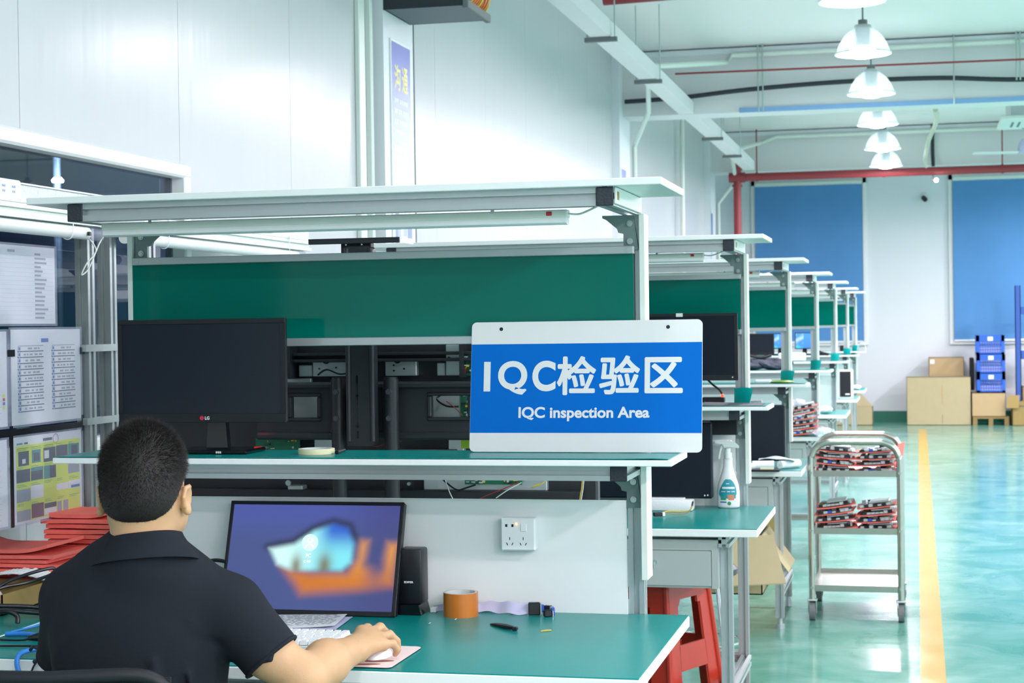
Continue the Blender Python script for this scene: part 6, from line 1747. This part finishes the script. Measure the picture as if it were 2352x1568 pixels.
def field_part(name, fld, m, loc, parent=None, smooth=2):
    P, F = fld.mesh(smooth)
    me = bpy.data.meshes.new(name)
    me.vertices.add(len(P)); me.vertices.foreach_set('co', (P - np.array(loc)).astype(np.float32).ravel())
    me.loops.add(len(F) * 4); me.loops.foreach_set('vertex_index', F.astype(np.int32).ravel())
    me.polygons.add(len(F)); me.polygons.foreach_set('loop_start', np.arange(0, len(F) * 4, 4, dtype=np.int32)); me.polygons.foreach_set('loop_total', np.full(len(F), 4, np.int32))
    me.polygons.foreach_set('use_smooth', [True] * len(F))
    me.update(calc_edges=True); me.validate()
    me.materials.append(M[m])
    o = bpy.data.objects.new(name, me); C.objects.link(o)
    if parent: o.parent = parent
    else: o.location = loc
    BUILT[o.name] = tuple(loc)
    return o, P, F

def rotz(a):
    c, s_ = math.cos(a), math.sin(a); return np.array([[c, -s_, 0], [s_, c, 0], [0, 0, 1]])
MAN = (-1.45, 3.0, 0.0)
HY, TY = math.radians(13), math.radians(19)
RH, RT = rotz(HY), rotz(TY)
HC = np.array([-1.432, 3.025, 1.168])
def hp(x, y, z): return HC + RH @ np.array([x, y, z])
TC = np.array([-1.452, 3.045, 0.0])
def tp(x, y, z): return TC + RT @ np.array([x, y, 0]) + np.array([0, 0, z])

LSH, RSH = np.array([-1.585, 3.028, .925]), np.array([-1.274, 3.07, .908])
RSL, REL = np.array([-1.204, 3.072, .826]), np.array([-1.140, 3.086, .778])
RWR = np.array([-1.114, 3.312, .792])
LSL, LEL, LWR = np.array([-1.632, 3.085, .812]), np.array([-1.645, 3.13, .785]), np.array([-1.545, 3.34, .79])

body = Field((-1.76, 2.84, .40), (-.98, 3.56, 1.30), .0036)
# head
body.ell(hp(0, .0, .0), (.0745, .094, .098), RH, 0)
body.ell(hp(0, .035, -.055), (.060, .066, .072), RH, .03)
body.ell(hp(0, .068, -.098), (.034, .03, .026), RH, .03)
body.ell(hp(0, -.045, -.045), (.060, .045, .055), RH, .03)
for s_ in (-1, 1): body.ell(hp(s_ * .052, .035, -.085), (.022, .045, .035), RH, .03)
body.ell(hp(0, .098, -.022), (.013, .018, .026), RH, .012); body.ell(hp(0, .108, -.036), (.015, .014, .011), RH, .008)
for s_ in (-1, 1):
    body.ell(hp(s_ * .031, .094, .004), (.018, .014, .011), RH, .008, '-')
    body.ell(hp(s_ * .031, .082, .024), (.024, .014, .008), RH, .01)
body.ell(hp(0, .093, -.066), (.022, .010, .006), RH, .004); body.ell(hp(0, .092, -.076), (.019, .010, .006), RH, .004)
# ears
for s_ in (-1, 1):
    E = rotz(HY - s_ * .55)
    c = hp(s_ * .080, -.004, -.048)
    body.ell(c, (.0065, .015, .026), E, .006)
    rim = [(.0, .012, .010), (.004, .005, .024), (.006, -.009, .022), (.008, -.016, .005), (.006, -.012, -.012), (.0, -.002, -.024)]
    pts = [c + E @ np.array([s_ * x * 1.2, y, z]) for x, y, z in rim]
    for p, q in zip(pts[:-1], pts[1:]): body.cone(p, q, .0042, .0042, .004)
    body.ell(c + E @ np.array([s_ * .007, .002, .0]), (.005, .008, .014), E, .004, '-')
    body.ell(c + E @ np.array([s_ * .002, .004, -.023]), (.006, .008, .009), E, .006)
# neck and core
body.cone(hp(0, -.022, -.06), tp(0.012, -.052, 1.00), .056, .064, .02)
body.cone(tp(0.01, -.04, 1.01), tp(-.12, -.01, .945), .05, .04, .03); body.cone(tp(0.01, -.04, 1.01), tp(.12, -.01, .945), .05, .04, .03)
body.ell(tp(0, 0, .80), (.14, .088, .22), RT, .04); body.ell(tp(0, 0, .58), (.135, .092, .17), RT, .05)
# right arm
body.cone(RSH, RSL, .046, .045, .03); body.cone(RSL, REL, .045, .042, .02)
fm = REL * .55 + RWR * .45 + np.array([-.002, 0, .004])
body.cone(REL, fm, .041, .043, .02); body.cone(fm, RWR, .043, .0265, .02)
body.cone(RWR + np.array([-.009, .002, .002]), RWR + np.array([.009, -.002, -.003]), .022, .021, .015)
# right hand: palm, five fingers
MC = dict(i=(-1.126, 3.399, .811), m=(-1.107, 3.408, .809), r=(-1.089, 3.399, .801), p=(-1.077, 3.381, .790))
for k_, r0 in (('i', .0165), ('m', .0165), ('r', .0155), ('p', .0145)):
    body.cone(RWR * .75 + np.array(MC[k_]) * .25, MC[k_], .0205, r0 * .82, .012)
body.cone(MC['i'], MC['p'], .0125, .011, .012)
FG = dict(i=((-1.128, 3.441, .812), (-1.124, 3.463, .795), (-1.118, 3.478, .778), .0100),
          m=((-1.103, 3.449, .813), (-1.097, 3.472, .797), (-1.093, 3.484, .779), .0102),
          r=((-1.079, 3.436, .801), (-1.068, 3.453, .784), (-1.066, 3.455, .768), .0096),
          p=((-1.062, 3.405, .788), (-1.055, 3.414, .774), (-1.061, 3.417, .763), .0086))
for k_, (p1, p2, p3, r) in FG.items():
    body.cone(MC[k_], p1, r * 1.12, r, .006); body.ell(p1, (r * 1.08,) * 3, None, .003)
    body.cone(p1, p2, r, r * .92, .002); body.cone(p2, p3, r * .92, r * .74, .002)
body.cone(RWR + np.array([-.008, .02, -.004]), (-1.139, 3.372, .787), .017, .0145, .012); body.cone((-1.139, 3.372, .787), (-1.142, 3.405, .778), .0125, .0105, .006); body.cone((-1.142, 3.405, .778), (-1.134, 3.432, .770), .0105, .0082, .003)
# left arm and hand resting on the desk
body.cone(LSH, LSL, .045, .043, .03); body.cone(LSL, LEL, .043, .040, .02); body.cone(LEL, LWR, .040, .026, .02)
LM = [(-1.522, 3.405, .786), (-1.505, 3.408, .786), (-1.489, 3.402, .784), (-1.475, 3.39, .780)]
for q in LM: body.cone(LWR, q, .019, .0125, .012)
for i, q in enumerate(LM):
    q = np.array(q); dv = np.array([.010 + .002 * i, .030 - .003 * abs(i - 1), -.001])
    body.cone(q, q + dv, .0098, .0088, .004); body.cone(q + dv, q + dv * 1.7 + np.array([0, 0, -.014]), .0086, .0070, .002)
body.cone(LWR + np.array([.012, .01, -.004]), (-1.488, 3.362, .774), .015, .0115, .01); body.cone((-1.488, 3.362, .774), (-1.462, 3.378, .768), .0105, .0085, .004)
man, P, F = field_part('person', body, 'skin', MAN, None, 2)
man['label'] = 'seated man seen from behind in dark polo shirt, right hand on a mouse'
man['category'] = 'person'

# polo shirt
sh = Field((-1.80, 2.80, .42), (-1.02, 3.34, 1.10), .005)
sh.ell(tp(0, .0, .83), (.168, .114, .235), RT, 0); sh.ell(tp(0, .0, .60), (.158, .118, .20), RT, .07)
sh.ell(tp(0, -.035, .89), (.150, .082, .13), RT, .05)
nb = tp(.01, -.048, 1.012)
sh.cone(nb, nb + np.array([0, 0, .012]), .068, .064, .03)
sh.cone(tp(.01, -.045, 1.0), LSH + np.array([.0, 0, .012]), .056, .05, .05); sh.cone(tp(.01, -.045, 1.0), RSH + np.array([-.01, 0, .006]), .056, .052, .05)
def unit(v): return v / np.linalg.norm(v)
ra = unit(RSL - RSH); sh.cone(RSH, RSL + ra * .08, .060, .059, .035, '+', (RSL + ra * .010, ra))
la = unit(LSL - LSH); sh.cone(LSH, LSL + la * .08, .056, .053, .035, '+', (LSL + la * .012, la))
# folds of the cloth
for a, b_, r in (((.06, -.118, .60), (.035, -.125, .83), .010), ((.115, -.10, .56), (.10, -.108, .80), .009), ((-.09, -.115, .58), (-.11, -.10, .76), .008), ((.145, -.06, .84), (.10, -.10, .90), .007), ((-.15, -.05, .82), (-.11, -.095, .88), .007)):
    sh.cone(tp(*a), tp(*b_), r, r * .5, .016)
for a, b_, r in (((.085, -.126, .58), (.07, -.128, .80), .006), ((.15, -.085, .85), (.105, -.115, .87), .005)): sh.cone(tp(*a), tp(*b_), r, r * .5, .016, '-')
for q, dq in ((.45, .055), (.7, .058), (.9, .056)):
    c = RSH * (1 - q) + RSL * q
    sh.cone(c + np.array([.03, -.045, -.012]), c + np.array([-.03, -.045, .012]), .006, .006, .014)
shirt, SP, SF = field_part('polo_shirt', sh, 'shirt', MAN, man, 3)
# shoulder seam and sleeve hem as fine ridges
def ringpts(c, ax, r, n=40):
    ax = Vector(ax).normalized(); a = ax.orthogonal().normalized(); b = ax.cross(a)
    return [Vector(c) + (a * math.cos(2 * PI * i / n) + b * math.sin(2 * PI * i / n)) * r for i in range(n)]
b = MB().tube(ringpts(RSL + ra * .008, ra, .0574), .0042, 8, closed=True); part('sleeve_hem', b, 'shirt', man, 60)
b = MB().tube(ringpts(LSL + la * .010, la, .0512), .0042, 8, closed=True); part('sleeve_hem', b, 'shirt', man, 60)
# folded collar
def collar(u, v):
    a = math.radians(-155 + 310 * u) - PI / 2 + TY      # u=.5 is the back of the neck
    back = .5 + .5 * math.cos(math.radians(-155 + 310 * u))
    prof = [(.0635, 1.015), (.0625, 1.060), (.0645, 1.0665), (.068, 1.066), (.074, 1.050), (.0895, 1.0255), (.0915, 1.0215), (.0875, 1.0215), (.072, 1.045), (.067, 1.058), (.0655, 1.05), (.0665, 1.015)]
    n = len(prof); q = v * n; i = int(q) % n; k = q - int(q)
    r = prof[i][0] * (1 - k) + prof[(i + 1) % n][0] * k; z = prof[i][1] * (1 - k) + prof[(i + 1) % n][1] * k
    front = 1 - back
    c = tp(.014, -.046, 0)
    return (c[0] + r * (1.04 + .10 * (r > .07) * abs(math.sin(a - TY + PI / 2))) * math.cos(a), c[1] + (r * 1.0 + .012 * front) * math.sin(a) + .0, z - .030 * front ** 1.2 - (.016 * front if r > .07 else 0) + .006 * math.cos(a))
b = MB().grid(collar, 60, 36); part('collar', b, 'shirt', man, 50)
# hair: a close cap plus many short strands
hr = Field((-1.56, 2.88, 1.03), (-1.30, 3.16, 1.30), .0035)
def hair_fn(p):
    q = (p - HC) @ RH
    r = np.array([.0795, .0985, .1005]); k0 = np.linalg.norm(q / r, axis=-1); k1 = np.linalg.norm(q / (r * r), axis=-1)
    d = k0 * (k0 - 1) / np.maximum(k1, 1e-6)
    q2 = q - np.array([0, -.047, -.045]); r2_ = np.array([.064, .050, .056]); k0 = np.linalg.norm(q2 / r2_, axis=-1); k1 = np.linalg.norm(q2 / (r2_ * r2_), axis=-1)
    e = k0 * (k0 - 1) / np.maximum(k1, 1e-6); t = np.clip(.5 + .5 * (d - e) / .03, 0, 1); d = d * (1 - t) + e * t - .03 * t * (1 - t)
    cut = np.where(q[..., 1] > -.02, -.020 + .80 * (q[..., 1] + .02) , -.020 + 1.1 * (q[..., 1] + .02))
    cut = np.maximum(cut, -.089 + .25 * np.abs(q[..., 0]))
    return np.maximum(d, (cut - q[..., 2]) * .8)
hr.put((-1.56, 2.88, 1.03), (-1.30, 3.16, 1.30), hair_fn, 0, '+')
hair, HP, HF = field_part('hair', hr, 'hair', MAN, man, 2)
rng = np.random.RandomState(4)
fa = HP[HF]; nr = np.cross(fa[:, 1] - fa[:, 0], fa[:, 2] - fa[:, 0]); ar = np.linalg.norm(nr, axis=1) + 1e-12; nr = nr / ar[:, None]
ce = fa.mean(1)
sgn = np.sign(((ce - HC) * nr).sum(1)); nr *= sgn[:, None]
ok = np.linalg.norm((ce - HC) / np.array([.0795, .0985, .1]), axis=1) > .86
ids = np.flatnonzero(ok); pick = rng.choice(ids, 15000, p=ar[ids] / ar[ids].sum())
b = MB(); vs = []; fs = []
for f_ in pick:
    w = rng.dirichlet((1, 1, 1, 1)); p = (fa[f_] * w[:, None]).sum(0); n_ = nr[f_]
    q = RH.T @ (p - HC)
    top = min(1, max(0, (q[2] + .06) / .11))
    L = (.003 + .0095 * top) * rng.uniform(.6, 1.15)
    down = np.array([0, 0, -1.0]); whorl = np.array([-(p - hp(.012, -.07, .06))[1], (p - hp(.012, -.07, .06))[0], 0]) * 2.5
    d = n_ * (.35 + .75 * top) + down * (.9 - .7 * top) + whorl + rng.normal(0, .13, 3)
    d = d / np.linalg.norm(d)
    s1 = np.cross(d, n_ + .01); s1 = s1 / (np.linalg.norm(s1) + 1e-9) * .00042; s2 = np.cross(d, s1)
    o = len(vs); vs += [tuple(p - n_ * .001 + s1), tuple(p - n_ * .001 - s1 * .5 + s2 * .87), tuple(p - n_ * .001 - s1 * .5 - s2 * .87), tuple(p + d * L)]
    fs += [(o, o + 1, o + 3), (o + 1, o + 2, o + 3), (o + 2, o, o + 3)]
b.v, b.f, b.m = vs, fs, [0] * len(fs)
part('hair_strands', b, 'hair', hair, 60, kind='stuff')
for s_ in (-1, 1):
    b = MB().sphere(tuple(hp(s_ * .031, .083, .004)), .0115, 14); part('eye', b, 'eye', man, 60)
# trousers and shoes under the desk
tr = Field((-1.80, 2.80, .02), (-1.05, 3.62, .62), .007)
HL, HR = tp(-.085, .0, .54), tp(.085, .0, .54)
KL, KR = np.array([-1.66, 3.42, .53]), np.array([-1.40, 3.46, .53])
FL, FR = np.array([-1.64, 3.36, .10]), np.array([-1.40, 3.40, .10])
tr.cone(HL, HR, .105, .105, 0); tr.cone(HL, KL, .088, .062, .04); tr.cone(HR, KR, .088, .062, .04); tr.cone(KL, FL, .060, .048, .02); tr.cone(KR, FR, .060, .048, .02)
field_part('trousers', tr, 'trouser', MAN, man, 2)
for f_ in (FL, FR):
    b = MB()
    def shoe(u, v):
        a = 2 * PI * u; e = PI * v
        return (f_[0] + .042 * math.sin(e) * math.cos(a), f_[1] + .055 + .125 * math.sin(e) * math.sin(a), max(0.0, .045 - .045 * math.cos(e)) * (1 - .35 * max(0, math.sin(a)) * math.sin(e)))
    b.grid(shoe, 24, 12); part('shoe', b, 'black', man, 60)

# ------------------------------------------------------------------ office chair
t = thing('office_chair', 'black mesh back office chair on which the man sits', 'chair', (-1.47, 2.95, 0))
ch = Matrix.Translation((-1.435, 2.67, 0)) @ Matrix.Rotation(math.radians(14), 4, 'Z')
def cw(x, y, z): return tuple(ch @ Vector((x, y, z)))
def bend(x): return .030 - .18 * (x / .21) ** 2 * .2
pts = []
outline = []
for i in range(48):
    a = 2 * PI * i / 48
    cx_, cz_ = math.cos(a), math.sin(a)
    x = .206 * math.copysign(abs(cx_) ** .35, cx_); zz = .665 + .205 * math.copysign(abs(cz_) ** .35, cz_)
    if cz_ > 0: zz -= .012 * (1 - (x / .206) ** 2)
    outline.append((x, zz))
b = MB().tube([cw(x, -.03 + .45 * x * x, zz) for x, zz in outline], .0125, 10, closed=True); fr = part('back_frame', b, 'dark', t, 60)
M['meshcloth'] = mat('black_mesh_cloth', '15191D', .7, vary=.3, scale=500, bump=.5, bscale=700)
b = MB().slab(lambda u, v: cw((u - .5) * .40, -.03 + .45 * ((u - .5) * .40) ** 2, .468 + .385 * v), 20, 10, (0, .003, 0)); part('back_mesh', b, 'meshcloth', fr, 60)
b = MB()
for i in range(9): b.cyl(cw(-.16 + i * .04, -.034 + .45 * (-.16 + i * .04) ** 2, .47), cw(-.16 + i * .04, -.034 + .45 * (-.16 + i * .04) ** 2, .845), .002, n=6)
part('back_ribs', b, 'dark', fr)
b = MB(); b.T = ch; b.box(-.23, .23, .02, .48, .415, .462, bev=.02, seg=3); part('seat', b, 'meshcloth', t)
b = MB().tube([cw(0, -.03, .55), cw(0, -.04, .44), cw(0, .02, .39), cw(0, .2, .38)], .022, 10, smooth=5); part('spine', b, 'dark', t)
b = MB(); b.T = ch; b.cyl((0, .25, .10), (0, .25, .41), .028, n=16); part('gas_lift', b, 'dark', t)
for k in range(5):
    a = k * 2 * PI / 5 + .3
    b = MB(); b.T = ch; b.tube([(0, .25, .12), (.15 * math.cos(a), .25 + .15 * math.sin(a), .10), (.29 * math.cos(a), .25 + .29 * math.sin(a), .075)], [.026, .022, .016], 10)
    lg = part('base_leg', b, 'dark', t)
    b = MB(); b.T = ch; e = Vector((.29 * math.cos(a), .25 + .29 * math.sin(a), .026)); s2_ = Vector((-math.sin(a), math.cos(a), 0)) * .02
    b.cyl(e - s2_, e + s2_, .026, n=18); part('caster', b, 'black', lg)
